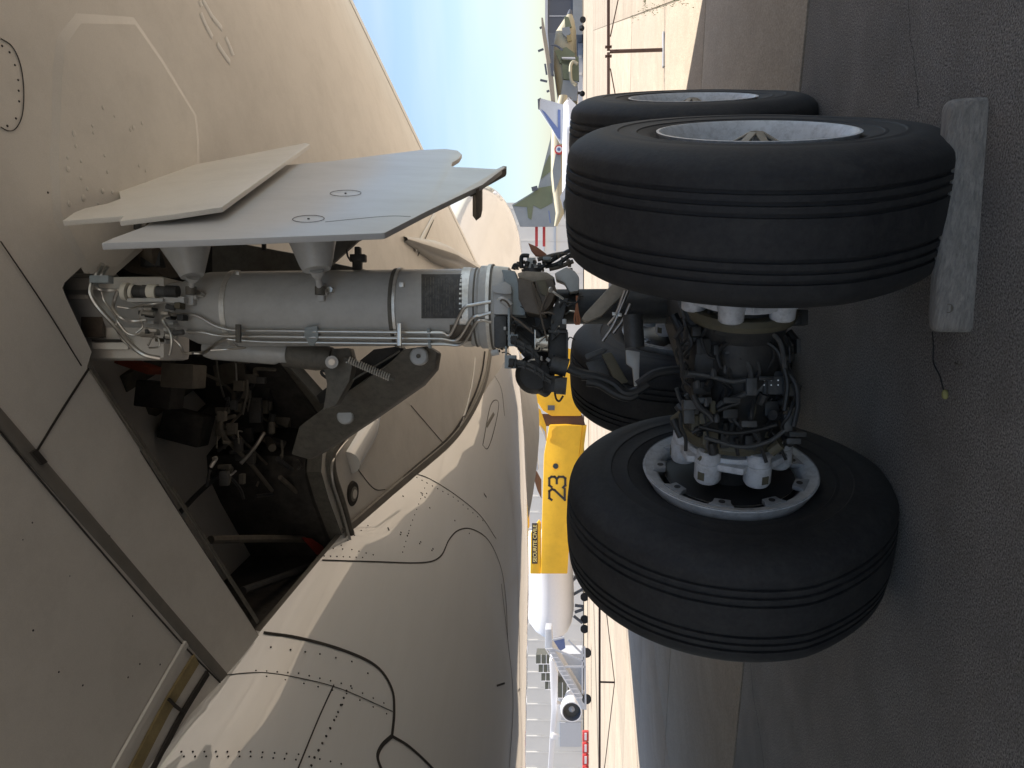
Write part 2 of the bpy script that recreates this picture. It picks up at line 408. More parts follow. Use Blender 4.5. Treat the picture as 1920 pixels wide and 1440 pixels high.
for f in fo:
    mxx = sum(vo[i].x for i in f) / 3; myy = sum(vo[i].y for i in f) / 3
    if in_poly(mxx, myy, well2): continue
    ar = abs((vo[f[1]] - vo[f[0]]).cross(vo[f[2]] - vo[f[0]])); lg = max((vo[f[i]] - vo[f[i - 1]]).length for i in range(3))
    if ar / lg < .004: continue
    if myy > y_le(mxx) - 1.1 + .02 or myy < y_te(mxx) - .05: continue
    wf.append(tuple(f))
mb = MB().add(wv, wf)
lower = mb.build('wing_lower_skin', 'wing_paint', air, angle=80)
# upper skin, so the wing has its thickness
rows = []
for X in [-8, -5, -2, 1, 3, 6, 12, 20, 30]:
    c = y_le(X) - y_te(X); r = []
    for k in range(25):
        s = c * (k / 24) ** 2; th = 1.0 * (math.sqrt(max(0, s)) * .55 if s < 4 else 1.1 + .25 * min(1, (s - 4) / 3)); th *= max(0, 1 - max(0, s - 7) / (c - 7)) if s > 7 else 1
        r.append(Vector((X, y_le(X) - s + .0, zw(X, y_le(X) - s) + th - prof(s) * .0 + (.004 if k == 0 else 0))))
    rows.append(r)
MB().grid(rows).build('wing_upper_skin', 'wing_paint', air)
# leading-edge slats in sections, carrying the lower skin round to the top
for (xa, xb) in [(-8, -1.95), (-1.93, 2.1), (2.12, 6.2), (6.22, 11), (11.02, 18), (18.02, 30)]:
    rows = []
    for i in range(13):
        X = xa + (xb - xa) * i / 12; r = []
        for s in [1.12, .95, .8, .65, .5, .38, .28, .2, .14, .09, .05, .025, .008]:
            r.append(Vector((X, y_le(X) - s, zw(X, y_le(X) - s) - .006)))
        for s, dz in [(0, .0), (0.0, .03), (.01, .065), (.03, .11), (.08, .19), (.2, .30), (.45, .42), (.8, .5)]:
            r.append(Vector((X, y_le(X) - s, z_le(X) + dz)))
        rows.append(r)
    MB().grid(rows).build('slat', 'wing_paint', lower, angle=80)
# fuselage
ys = list(np.arange(-30, 2.5, 1.0)) + list(np.arange(2.5, 15, .25)) + list(np.arange(15, 20, .5)) + list(np.arange(20, 34.3, .4)) + [34.2]
rows = []
for Y in ys:
    a, zc, zb = sec(Y); r = []
    top = min(zc + 5.0, zc + 5.0 * a / 3.5)
    for k in range(97):
        t = math.pi * 2 * k / 96; c, s_ = math.cos(t), math.sin(t)
        n = 2 / 2.15
        x = XC + a * math.copysign(abs(c) ** n, c); z = zc + ((zc - zb) if s_ < 0 else (top - zc)) * math.copysign(abs(s_) ** n, s_)
        r.append(Vector((x, Y, z)))
    rows.append(r)
fus = MB().grid(rows).build('fuselage', 'belly_paint', air, angle=60, label='glossy white belly and fuselage, riveted panels')

b1, b3 = hit_belly(488, 1184, 0), hit_belly(642, 1000, 0)
cn = (b3 - b1).cross(Vector((-1, 0, .12))).normalized()
if cn.z < 0: cn = -cn
bm = bmesh.new(); bm.from_mesh(fus.data)
for co, no in ((b1, cn), (b1, Vector((0, 1, 0))), (b3, Vector((0, 1, 0)))):
    bmesh.ops.bisect_plane(bm, geom=bm.verts[:] + bm.edges[:] + bm.faces[:], plane_co=co, plane_no=no)
kill = []
for f in bm.faces:
    c = f.calc_center_median()
    if c.x > XC + 1.2 and b1.y < c.y < b3.y and (c - b1).dot(cn) > 0: kill.append(f)
bmesh.ops.delete(bm, geom=kill, context='FACES'); bm.to_mesh(fus.data); bm.free()
MB().prism([b1, b3, b3 + Vector((-.55, 0, .07)), b1 + Vector((-.55, 0, .07))], (0, 0, .05)).build('well_sill', 'sealant', fus, bevel=.01)
# wheel-well walls and roof
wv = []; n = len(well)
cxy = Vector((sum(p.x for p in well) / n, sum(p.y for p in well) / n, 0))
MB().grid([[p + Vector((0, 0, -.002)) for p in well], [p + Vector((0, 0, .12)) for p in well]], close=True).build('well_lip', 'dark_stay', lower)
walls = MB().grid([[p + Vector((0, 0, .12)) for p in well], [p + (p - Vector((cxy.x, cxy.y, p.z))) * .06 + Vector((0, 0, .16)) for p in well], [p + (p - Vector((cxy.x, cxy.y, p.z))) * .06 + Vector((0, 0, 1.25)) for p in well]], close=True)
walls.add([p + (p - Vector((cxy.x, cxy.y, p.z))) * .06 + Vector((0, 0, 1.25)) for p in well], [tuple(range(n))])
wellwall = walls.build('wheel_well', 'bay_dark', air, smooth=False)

# ------------------------------------------------------------------ skin details
def ribbon(px, w, name, m, hit, parent, off=.004, sub=6, taper=None):
    P = [Vector((x, y, 0)) for x, y in px]; O = []
    if len(P) > 2 and sub > 1:
        E = [P[0] * 2 - P[1]] + P + [P[-1] * 2 - P[-2]]
        for i in range(1, len(E) - 2):
            for k in range(sub):
                t = k / sub; a, b, c, d = E[i - 1:i + 3]
                O.append(.5 * ((2 * b) + (c - a) * t + (2 * a - 5 * b + 4 * c - d) * t * t + (3 * b - a - 3 * c + d) * t ** 3))
        O.append(P[-1])
    else:
        for i in range(len(P) - 1):
            for k in range(12): O.append(P[i].lerp(P[i + 1], k / 12))
        O.append(P[-1])
    H_ = [hit(p.x, p.y) for p in O]; Hh = [h for h in H_ if h is not None]
    if len(Hh) < 2: return None
    v = []; f = []
    for i, p in enumerate(Hh):
        t = (Hh[min(i + 1, len(Hh) - 1)] - Hh[max(i - 1, 0)]).normalized(); e = .05
        if hit is hit_wing or hit is hit_any and abs(p.z - zw(p.x, p.y)) < .03:
            nrm = Vector((zw(p.x + e, p.y) - zw(p.x - e, p.y), zw(p.x, p.y + e) - zw(p.x, p.y - e), -2 * e)).normalized()
        else:
            nrm = Vector((belly_z(p.x + e, p.y) - belly_z(p.x - e, p.y), belly_z(p.x, p.y + e) - belly_z(p.x, p.y - e), -2 * e)).normalized()
        sd_ = t.cross(nrm).normalized() * w / 2
        v += [p + sd_ + nrm * off * .25, p + sd_ * .8 + nrm * off, p - sd_ * .8 + nrm * off, p - sd_ + nrm * off * .25]
    for i in range(len(Hh) - 1):
        for k in range(3): f.append((4 * i + k, 4 * i + k + 1, 4 * i + k + 5, 4 * i + k + 4))
    return MB().add(v, f).build(name, m, parent)
def patch(px, name, m, off, parent, edge=.02, hit=hit_wing, grid_n=14):
    """plate that follows the lower skin, standing proud of it by off"""
    base = [hit(*p) for p in px]; C2 = [Vector((p.x, p.y)) for p in base]
    mnx = min(c.x for c in C2); mxx = max(c.x for c in C2); mny = min(c.y for c in C2); mxy = max(c.y for c in C2)
    pts = list(C2); poly = [(c.x, c.y) for c in C2]
    for i in range(1, grid_n):
        for j in range(1, grid_n):
            x = mnx + (mxx - mnx) * i / grid_n; y = mny + (mxy - mny) * j / grid_n
            if in_poly(x, y, poly) and seg_dist(x, y, poly) > .03: pts.append(Vector((x, y)))
    vo, eo, fo, *_ = delaunay_2d_cdt(pts, [(i, (i + 1) % len(C2)) for i in range(len(C2))], [], 0, 1e-4)
    v = [(p.x, p.y, zw(p.x, p.y) - off) for p in vo]; f = [tuple(q) for q in fo if in_poly(sum(vo[i].x for i in q) / 3, sum(vo[i].y for i in q) / 3, poly)]
    mb = MB().add(v, f); n = len(C2); cc = sum(C2, Vector((0, 0))) / n
    out = [c + (c - cc).normalized() * edge for c in C2]
    mb.grid([[Vector((c.x, c.y, zw(c.x, c.y) - off)) for c in C2], [Vector((c.x, c.y, zw(c.x, c.y) + .001)) for c in out]], close=True)
    return mb.build(name, m, parent, angle=20)
patch([(148, 44), (250, 46), (300, 118), (362, 218), (366, 260), (367, 330), (300, 420), (215, 500), (163, 497), (132, 440), (110, 400), (106, 300), (112, 150), (118, 88)], 'doubler_plate', 'wing_paint', .012, lower, edge=.05)
# shallow dimples and bumps left by fasteners on that plate
mb = MB(); rnd = random.Random(11)
for k in range(46):
    x = rnd.uniform(120, 275); y = rnd.uniform(190, 390)
    if rnd.random() > (y - 150) / 240: continue
    p = hit_wing(x, y); r = rnd.uniform(.008, .02)
    mb.lathe(p + Vector((0, 0, -.0122)), p + Vector((0, 0, -.0165)), [(0, r), (.5, r * .9), (1, r * .3)], 10)
mb.build('skin_bump', 'wing_paint', lower, kind='stuff')
# white dashes painted as a long hexagon
for a in [((374, 2), (378, 12)), ((380, 0), (398, 32)), ((398, 32), (416, 54)), ((376, 24), (386, 48)), ((386, 48), (398, 70)), ((423, 70), (430, 85)), ((430, 85), (437, 104)), ((407, 82), (420, 102)), ((420, 102), (431, 117))]:
    ribbon(a, .055, 'paint_dash', 'mark_white', hit_wing, lower, off=.003)
# oval access cover near the frame edge
ribbon([(0, 72), (20, 85), (34, 110), (42, 145), (44, 185), (40, 220), (28, 242), (14, 245), (0, 238)], .004, 'cover_seam', 'seam', hit_wing, lower)
def rivets(px, r, name, parent, hit, m='seam', h=.003):
    mb = MB()
    for x, y in px:
        p = hit(x, y)
        if p is None: continue
        e = .03
        if hit is hit_wing: nr = Vector((zw(p.x + e, p.y) - zw(p.x - e, p.y), zw(p.x, p.y + e) - zw(p.x, p.y - e), -2 * e)).normalized()
        else: nr = Vector((belly_z(p.x + e, p.y) - belly_z(p.x - e, p.y), belly_z(p.x, p.y + e) - belly_z(p.x, p.y - e), -2 * e)).normalized()
        mb.lathe(p - nr * .002, p + nr * h, [(0, r), (.7, r * .9), (1, r * .5)], 7)
    return mb.build(name, m, parent, kind='stuff')
def along(px, step):
    O = []
    for (a, b) in zip(px[:-1], px[1:]):
        d = math.hypot(b[0] - a[0], b[1] - a[1]); n = max(1, int(d / step))
        for k in range(n): O.append((a[0] + (b[0] - a[0]) * k / n, a[1] + (b[1] - a[1]) * k / n))
    return O + [px[-1]]
rivets(along([(4, 86), (18, 98), (28, 122), (34, 150), (36, 190), (30, 222), (14, 236)], 17), .006, 'rivet', lower, hit_wing)
rivets([(90, 361), (42, 1012), (62, 1182), (110, 1260), (248, 1155), (262, 1245), (240, 1270), (155, 1285), (130, 1080), (300, 1246), (60, 980), (205, 1005)], .006, 'rivet', lower, hit_wing)
# panel joints of the inboard lower skin
ribbon([(0, 452), (80, 570), (152, 686)], .006, 'panel_seam', 'seam', hit_wing, lower)
ribbon([(66, 850), (115, 770), (166, 691)], .014, 'panel_seam', 'seam', hit_wing, lower)
ribbon([(-30, 752), (62, 858), (200, 1018), (340, 1180), (426, 1278)], .075, 'sealing_strip', 'sealant', hit_wing, lower, off=.006)
ribbon([(-30, 775), (50, 872), (190, 1036), (330, 1196), (412, 1280)], .008, 'panel_seam', 'seam', hit_wing, lower, off=.008)
mb = MB().prism([hit_wing(*p) - Vector((0, 0, .02)) for p in [(52, 848), (62, 842), (82, 866), (72, 872)]], (0, 0, .05)); mb.build('gap_block', 'seam', lower)
ribbon([(168, 690), (330, 930), (482, 1166)], .03, 'well_edge_trim', 'dark_stay', hit_wing, lower, off=.012)
ribbon([(262, 845), (360, 1000), (470, 1168)], .005, 'panel_seam', 'seam', hit_wing, lower)
# forward part of the root: oblong fairing, round port, seams
ribbon([(770, 760), (800, 795), (832, 832)], .01, 'panel_seam', 'seam', hit_wing, lower)
ribbon([(665, 872), (690, 905), (705, 918), (722, 918)], .008, 'panel_seam', 'seam', hit_wing, lower)
q = hit_wing(661, 926)
nr = Vector((0, -.17, -1)).normalized()
MB().lathe(q + nr * -.01, q + nr * .012, [(0, .115), (1, .105)], 28).build('round_port', 'seam', lower)
MB().lathe(q + nr * .0, q + nr * .02, [(0, .066), (.8, .066), (1, .05)], 24).build('port_ring', 'sealant', lower)
MB().lathe(q + nr * .0, q + nr * .026, [(0, .045), (1, .04)], 20).build('port_plug', 'wing_paint', lower)
a = hit_wing(712, 768); b = hit_wing(654, 868); c = hit_wing(646, 862)
mb = MB(); rows = []
for i in range(13):
    t = i / 12; p = a.lerp(b, t); w = .115 * min(1, .5 + t * 2, 1); h = .11 * min(1, .3 + t * 1.6)
    d = (b - a).normalized(); sd_ = d.cross(Vector((0, 0, -1))).normalized()
    rows.append([p + sd_ * w * math.cos(k * math.pi / 8) + Vector((0, 0, -h * math.sin(k * math.pi / 8) + .01)) for k in range(9)])
mb.grid(rows); mb.add([rows[-1][k] for k in range(9)], [tuple(range(9))])
mb.build('drain_fairing', 'belly_paint', lower, angle=50)
ribbon([(640, 1002), (700, 950), (770, 890), (838, 832), (872, 790), (898, 742), (912, 700), (919, 655)], .10, 'root_seal', 'sealant', hit_any, lower, off=.03)
ribbon([(640, 996), (700, 944), (768, 884), (834, 827), (864, 788), (888, 742), (902, 700), (908, 660)], .03, 'root_seal_edge', 'seam', hit_any, lower, off=.02)
ribbon([(855, 812), (872, 770), (884, 720), (890, 672)], .03, 'root_bead', 'mark_white', hit_wing, lower, off=.02)
# curved well frame at the forward edge
pp = [hit_wing(*p) for p in [(650, 1022), (628, 945), (612, 895), (611, 855), (628, 828), (640, 815)]]
MB().tube([p + Vector((.0, .05, -.03)) for p in pp], .045, n=10).build('well_frame', 'dark_stay', lower)
MB().tube([p + Vector((-.04, -.03, -.06)) for p in pp], .012, n=8).build('frame_lip', 'steel', lower)
# recessed strip with yellow primer at the wing root joint
ribbon([(346, 1206), (285, 1312), (213, 1440), (180, 1500)], .05, 'root_edge', 'wing_paint', hit_any, lower, off=.02)
ribbon([(366, 1236), (312, 1325), (252, 1440), (215, 1510)], .10, 'primer_strip', 'zinc_yellow', hit_any, lower, off=.012)
ribbon([(386, 1262), (335, 1345), (285, 1440), (245, 1515)], .045, 'root_shadow_strip', 'seam', hit_any, lower, off=.02)  # near-black ribbon: shade in the root groove drawn as colour
ribbon([(310, 1310), (322, 1322), (340, 1336)], .012, 'strip_joint', 'seam', hit_any, lower, off=.03)

# belly panel seams and rivets
B = hit_belly
ribbon([(494, 1186), (560, 1196), (640, 1218), (704, 1248), (734, 1290), (739, 1335), (735, 1380)], .028, 'panel_gap', 'seam', B, fus, off=.003)
ribbon([(735, 1380), (770, 1402), (815, 1445), (850, 1490)], .024, 'panel_gap', 'seam', B, fus, off=.003)
ribbon([(735, 1380), (716, 1398), (708, 1420), (718, 1450)], .03, 'panel_gap', 'seam', B, fus, off=.003)
ribbon([(418, 1266), (490, 1261), (560, 1271), (640, 1292), (736, 1334)], .007, 'panel_seam', 'seam', B, fus, off=.002)
ribbon([(626, 1284), (596, 1350), (555, 1450)], .010, 'panel_seam', 'seam', B, fus, off=.002)
ribbon([(604, 1050), (700, 1053), (790, 1055), (825, 1044), (842, 1012), (860, 994), (885, 992), (915, 1012), (938, 1060), (948, 1120), (952, 1200)], .014, 'panel_seam', 'seam', B, fus, off=.002)
ribbon([(764, 886), (800, 895), (850, 925), (900, 966), (930, 1010)], .012, 'panel_seam', 'seam', B, fus, off=.002)
ribbon([(925, 700), (940, 730), (946, 780)], .012, 'panel_seam', 'seam', B, fus, off=.002)
ribbon([(905, 835), (920, 760), (935, 755), (928, 800), (915, 840), (905, 835)], .012, 'hatch_seam', 'seam', B, fus, off=.002)
ribbon([(940, 1095), (952, 1200), (962, 1310), (955, 1440)], .01, 'panel_seam', 'seam', B, fus, off=.002)
ribbon([(912, 800), (926, 775)], .05, 'vent_slot', 'sealant', B, fus, off=.003)
ribbon([(931, 1286), (946, 1281)], .02, 'static_mark', 'seam', B, fus, off=.003)
ribbon([(912, 932), (907, 925)], .03, 'vent_slot', 'seam', B, fus, off=.003)
rivets(along([(650, 1295), (634, 1335), (612, 1380), (590, 1420), (578, 1450)], 13) , .009, 'rivet', fus, B)
rivets([(x + 8, y - 14) for x, y in along([(650, 1300), (634, 1335), (612, 1380), (590, 1420)], 24)], .007, 'rivet', fus, B)
rivets(along([(508, 1213), (545, 1218), (600, 1226), (660, 1240), (690, 1262)], 22), .007, 'rivet', fus, B)
rivets(along([(480, 1257), (560, 1262), (640, 1281), (720, 1318)], 18) + along([(500, 1268), (570, 1281), (650, 1300), (725, 1338)], 24), .006, 'rivet', fus, B)
rivets(along([(340, 1409), (470, 1409), (560, 1414), (640, 1432)], 20) + along([(345, 1418), (470, 1418), (555, 1424)], 20), .006, 'rivet', fus, B)
rivets(along([(800, 905), (770, 985), (755, 1035)], 10), .006, 'rivet', fus, B)
rivets(along([(772, 890), (850, 932), (905, 976)], 11), .008, 'rivet', fus, B)
rivets(along([(625, 1028), (660, 1030), (700, 1040)], 13) + along([(640, 1022), (690, 985)], 14) + along([(785, 862), (830, 822), (880, 770), (905, 710), (915, 670)], 9), .006, 'rivet', fus, B)
rivets([(728, 990), (729, 993), (752, 998), (751, 1002), (789, 1016), (787, 1019), (812, 1029), (810, 1032), (766, 1000), (764, 1004), (853, 976), (806, 952), (756, 930), (790, 924), (792, 928), (800, 925), (797, 932), (850, 925), (880, 1000)], .009, 'rivet', fus, B)
rivets(along([(560, 1040), (680, 1045)], 12), .006, 'rivet', fus, B)

# ------------------------------------------------------------------ wing underside beyond the gear: fairing, rods
a, b = hit_wing(757, 448), hit_wing(905, 526); rows = []
for i in range(15):
    t = i / 14; p = a.lerp(b, t); w = .16 * min(1, .2 + 4 * t) ; h = .34 * min(1, .2 + 3 * t)
    d = (b - a).normalized(); sd_ = d.cross(Vector((0, 0, -1))).normalized()
    rows.append([p + sd_ * w * math.cos(k * math.pi / 8) + Vector((0, 0, -h * math.sin(k * math.pi / 8) + .02)) for k in range(9)])
MB().grid(rows).build('slat_track_fairing', 'wing_paint', lower)
ribbon([(815, 400), (777, 470)], .05, 'wing_lamp_strip', 'mark_white', hit_wing, lower, off=.02)
ribbon([(813, 412), (783, 480)], .015, 'panel_seam', 'seam', hit_wing, lower, off=.004)

# ------------------------------------------------------------------ landing gear leg
def zx(x): return Q(x, 575, 4.28).z
ax0 = Vector((BX, BY, 0))
def A(z): return Vector((BX, BY, z))
prof_leg = [(zx(965), .17), (zx(955), .205), (zx(925), .215), (zx(905), .215), (zx(900), .203), (zx(870), .203), (zx(868), .2), (zx(480), .2), (zx(400), .197), (zx(375), .185), (zx(350), .15), (zx(300), .13), (zx(120), .13)]
leg = MB().lathe(A(0), A(1), prof_leg, 48, unit=True).build('main_leg', 'strut_paint', air, angle=40, label='grey painted main leg with clamp bands and pipes')
for x, w, r, m in [(445, 9, .206, 'silver_band'), (748, 10, .207, 'dark_stay'), (753, 5, .210, 'silver_band'), (879, 16, .2065, 'silver_band'), (896, 3, .207, 'dark_stay'), (921, 6, .2225, 'silver_band'), (926, 3, .2225, 'dark_stay')]:
    MB().lathe(A(zx(x - w / 2)), A(zx(x + w / 2)), [(0, r), (1, r)], 48).build('clamp_band', m, leg)
# worn instruction plate, wrapped round the leg
def leg_hit(x, y, r):
    d = ray(x, y); o = CAM - A(0); a = d.x ** 2 + d.y ** 2; b = 2 * (o.x * d.x + o.y * d.y); c = o.x ** 2 + o.y ** 2 - r * r
    D = b * b - 4 * a * c
    if D < 0: D = 0
    t = (-b - math.sqrt(D)) / (2 * a); return CAM + d * t
def leg_patch(x0, x1, y0, y1, r, name, m, th=.004):
    rows = [[leg_hit(x0 + (x1 - x0) * i / 4, y0 + (y1 - y0) * j / 10, r) for j in range(11)] for i in range(5)]
    mb = MB().grid(rows); e = [rows[0], rows[-1]]
    return mb.build(name, m, leg)
leg_patch(790, 866, 514, 597, .2065, 'instruction_plate', 'plaque')
rnd = random.Random(8)
for i in range(13):
    x = 797 + i * 5; y = 519 + rnd.uniform(0, 6)
    while y < 588:
        l = rnd.uniform(4, 16)
        if rnd.random() < .72: leg_patch(x, x + 1.1, y, min(y + l, 592), .2075, 'plate_text', 'dark_stay')
        y += l + rnd.uniform(1.5, 5)
for e in [(791, 792, 516, 596), (864, 865, 516, 596)]: leg_patch(*e, .2078, 'plate_border', 'dark_stay')
leg_patch(843, 884, 609, 640, .209, 'data_plate', 'bronze')
# three pipes down the leg
for i, (y0, dy, pts) in enumerate([(619, 0, [(318, 590), (352, 590), (372, 593), (405, 611), (440, 619)]), (630, 0, [(350, 622), (380, 623), (410, 629), (440, 630)]), (640, 0, [(362, 662), (382, 661), (405, 645), (424, 636), (440, 637)])]):
    p = [leg_hit(x, y, .222) for x, y in pts]
    y = y0
    p += [leg_hit(x, y + (x - 440) * .012, .222) for x in (500, 560, 640, 700, 760, 800, 830)]
    bend = [[(845, 626), (868, 580), (885, 572), (921, 566)], [(858, 636), (884, 598), (900, 592), (921, 586)], [(868, 644), (892, 606), (905, 600), (921, 604)]][i]
    p += [leg_hit(x, y, .224) for x, y in bend]
    MB().tube(p, .0085, n=10).build('hydraulic_pipe', 'steel', leg)
for x, y0, y1 in [(803, 617, 653), (583, 610, 648)]: pass
mb = MB().prism([leg_hit(x, y, .235) for x, y in [(571, 614), (594, 611), (597, 632), (588, 648), (580, 648), (570, 630)]], E_F * .03); mb.build('pipe_bracket', 'bracket_paint', leg, bevel=.004)
mb = MB().prism([leg_hit(x, y, .236) for x, y in [(800, 616), (806, 616), (808, 652), (803, 653)]], E_F * .03); mb.build('pipe_bracket', 'bracket_paint', leg, bevel=.002)
mb = MB().ibox(441, 450, 608, 642, 4.04, .02); mb.build('pipe_bracket', 'dark_stay', leg, bevel=.002)
mb = MB().ibox(744, 752, 606, 648, 4.04, .02); mb.build('pipe_bracket', 'steel', leg, bevel=.002)
for x, y, r in [(753, 534, .012), (446, 512, .01)]:
    p = leg_hit(x, y, .21); MB().box(p, E_R * r, E_F * .01, E_Z * r).build('clamp_bolt', 'silver_band', leg, bevel=.002)
# lug where the lower door rod meets the leg, and the upper one
for (x, y) in [(603, 548), (360, 556)]:
    p = leg_hit(x, y, .22)
    mb = MB().box(p, E_Z * .016, E_R * .045, E_F * .02); mb.cyl(p - E_Z * .03, p + E_Z * .03, .017, n=12); mb.build('rod_lug', 'strut_paint', leg, bevel=.003)
    p2 = leg_hit(x + 18, y - 4, .215); MB().cyl(p2 + E_F * .02, p2 - E_F * .03, .016, n=6).build('lug_bolt', 'steel', leg)
# head of the leg and its equipment, inside the well
hd = MB().box(Q(215, 600, 4.35), E_R * .22, E_Z * .36, E_F * .15); hd = hd.build('leg_head', 'wing_paint', leg, bevel=.03)
MB().ibox(152, 192, 578, 632, 4.16, .03).build('leg_label', 'bronze', leg)
MB().ibox(128, 160, 552, 560, 4.14, .05).build('head_flange', 'wing_paint', leg, bevel=.004)
MB().ibox(172, 240, 642, 655, 4.14, .05).build('head_flange', 'wing_paint', leg, bevel=.004)
MB().ibox(172, 236, 636, 640, 4.13, .05).build('head_slot', 'seam', leg)
for x0, x1, r, m in [(232, 241, .06, 'white_plastic'), (241, 246, .03, 'grime_grey'), (246, 252, .05, 'white_plastic'), (252, 268, .042, 'grime'), (268, 279, .043, 'grime_grey'), (279, 295, .05, 'white_plastic'), (295, 312, .036, 'grime_grey'), (312, 334, .04, 'grime')]:
    MB().cyl(Q(x0, 546, 4.0), Q(x1, 547, 4.0), r * .75, n=18).build('valve_barrel', m, leg)
MB().ibox(238, 305, 559, 566, 3.98, .06).build('valve_bracket', 'strut_paint', leg, bevel=.003)
MB().ibox(305, 345, 556, 568, 4.0, .06).build('valve_bracket', 'strut_paint', leg, bevel=.003)
MB().ibox(167, 203, 516, 530, 3.95, .05).build('pipe_clamp_block', 'bracket_paint', leg, bevel=.004)
for pts, r in [([(192, 495), (183, 513), (172, 532), (170, 552), (186, 578), (215, 610), (245, 645), (270, 665), (300, 672)], .016), ([(202, 500), (192, 515), (181, 532), (186, 542), (205, 544), (232, 543)], .012),
               ([(220, 545), (214, 565), (213, 580), (228, 597), (250, 602), (275, 600)], .012), ([(190, 545), (196, 565), (215, 590), (222, 605), (240, 625), (262, 628), (290, 627)], .008),
               ([(220, 575), (245, 578), (262, 573), (285, 570), (310, 566)], .006), ([(318, 590), (305, 600), (318, 622), (322, 640), (318, 665)], .010), ([(322, 632), (338, 648), (345, 662), (362, 662)], .009),
               ([(395, 657), (428, 655), (460, 652)], .007), ([(278, 648), (285, 634), (296, 634), (298, 650), (280, 652)], .006),
               ([(218, 600), (220, 620), (232, 640), (258, 660), (290, 668)], .007), ([(268, 575), (262, 595), (268, 612), (255, 625)], .006)]:
    MB().tube([Q(x, y, 3.98 + .02 * math.sin(i * 1.7)) for i, (x, y) in enumerate(pts)], r * .8, n=8).build('hydraulic_pipe', 'steel', leg)
rnd = random.Random(21)
for k in range(26):                       # valve manifold on the leg's front
    x = rnd.uniform(272, 350); y = rnd.uniform(572, 640); w = rnd.uniform(5, 14); h = rnd.uniform(5, 12); F = 3.98 + rnd.uniform(0, .12)
    if k % 3:
        MB().ibox(x - w / 2, x + w / 2, y - h / 2, y + h / 2, F, .06).build('manifold_block', rnd.choice(['grime_grey', 'grime', 'olive', 'strut_paint']), leg, bevel=.004)
    else:
        MB().cyl(Q(x - w, y, F), Q(x + w, y + rnd.uniform(-4, 4), F), .014, n=10).build('manifold_fitting', rnd.choice(['steel', 'grime_grey']), leg)

# parallel actuator and its elbow, inboard of the leg
MB().lathe(Q(385, 652, 4.36), Q(540, 664, 4.36), [(0, .05), (.1, .062), (.85, .062), (.9, .05), (1, .05)], 20).build('retraction_actuator', 'strut_paint', air)
act = MB().lathe(Q(535, 662, 4.4), Q(622, 672, 4.4), [(0, .075), (.7, .075), (1, .06)], 20).build('actuator_end', 'dark_stay', air)
MB().cyl(Q(622, 679, 4.26), Q(622, 679, 4.34), .034, n=18).build('pivot_pin', 'strut_paint', act)
MB().cyl(Q(622, 679, 4.25), Q(622, 679, 4.3), .018, n=12).build('pivot_nut', 'steel', act)
MB().tube([Q(626, 705, 4.4), Q(606, 695, 4.4), (Q(604, 702, 4.4)), Q(622, 715, 4.4)], .008, n=6).build('bonding_lead', 'grime', act)
MB().prism([Q(x, y, 4.38) for x, y in [(598, 655), (655, 652), (662, 680), (655, 715), (630, 760), (605, 770), (612, 720), (606, 690)]], E_F * .10).build('link_plate', 'dark_stay', air, bevel=.012)
# folding side stay
st = [(755, 655), (800, 648), (820, 660), (815, 692), (790, 722), (700, 785), (640, 825), (580, 862), (545, 852), (560, 800), (610, 762), (660, 728), (720, 690)]
def sF(x, y): return 4.42 + max(0, (y - 655)) * .0035
stay = MB().prism([Q(x, y, sF(x, y)) for x, y in st], E_F * .16).build('side_stay', 'dark_stay', air, bevel=.015, label='dark folding side stay bracing the leg')
MB().prism([Q(x, y, 4.55 + max(0, y - 655) * .0036) for x, y in [(700, 655), (752, 648), (760, 660), (640, 742), (600, 758), (592, 742)]], E_F * .1).build('stay_rear_arm', 'grime', stay, bevel=.01)
MB().tube([Q(612 + i * 12.5, 742 - i * 7.6, 4.43) for i in range(12)], .006, n=6).build('stay_edge', 'dark_stay', stay)
e0 = Q(786, 668, 4.41)
MB().lathe(e0 + E_F * .02, e0 - E_F * .02, [(0, .05), (.8, .05), (1, .042)], 24).build('stay_pin', 'strut_paint', stay)
MB().cyl(e0 - E_F * .022, e0 - E_F * .03, .012, n=10).build('pin_bolt', 'dark_stay', stay)
e1 = Q(648, 780, 4.84); MB().lathe(e1 + E_F * .02, e1 - E_F * .02, [(0, .05), (.8, .05), (1, .042)], 24).build('stay_pin', 'strut_paint', stay)
# coil spring lying over the stay
p0, p1 = Q(652, 674, 4.36), Q(730, 708, 4.38); d = (p1 - p0); e = d.normalized(); o1 = e.orthogonal().normalized(); o2 = e.cross(o1)
MB().tube([p0 + d * (k / 180) + (o1 * math.cos(k * 2 * math.pi / 10) + o2 * math.sin(k * 2 * math.pi / 10)) * .017 for k in range(181)], .0042, n=6, sub=1).build('coil_spring', 'silver_band', stay)
MB().cyl(p0 - e * .02, p1 + e * .03, .011, n=10).build('spring_rod', 'dark_stay', stay)
# diagonal rod by the well, and the dark forward stay behind the leg
MB().bar(Q(546, 680, 4.9), Q(606, 748, 5.0), .06, .05).build('lock_link', 'dark_stay', air, bevel=.008)
MB().prism([Q(x, y, 4.75) for x, y in [(396, 452), (450, 456), (548, 474), (640, 496), (700, 508), (640, 520), (397, 520)]], E_F * .2).build('forward_stay', 'dark_stay', air, bevel=.015)
MB().cyl(Q(495, 448, 4.7), Q(495, 470, 4.7), .014, n=10).build('stay_fitting', 'grime', air)
MB().lathe(Q(225, 440, 4.8), Q(330, 470, 4.6), [(0, .16), (.4, .2), (1, .16)], 20).build('trunnion', 'bronze', air)
MB().ibox(262, 300, 470, 500, 4.5, .2).build('trunnion_block', 'grime', air, bevel=.01)

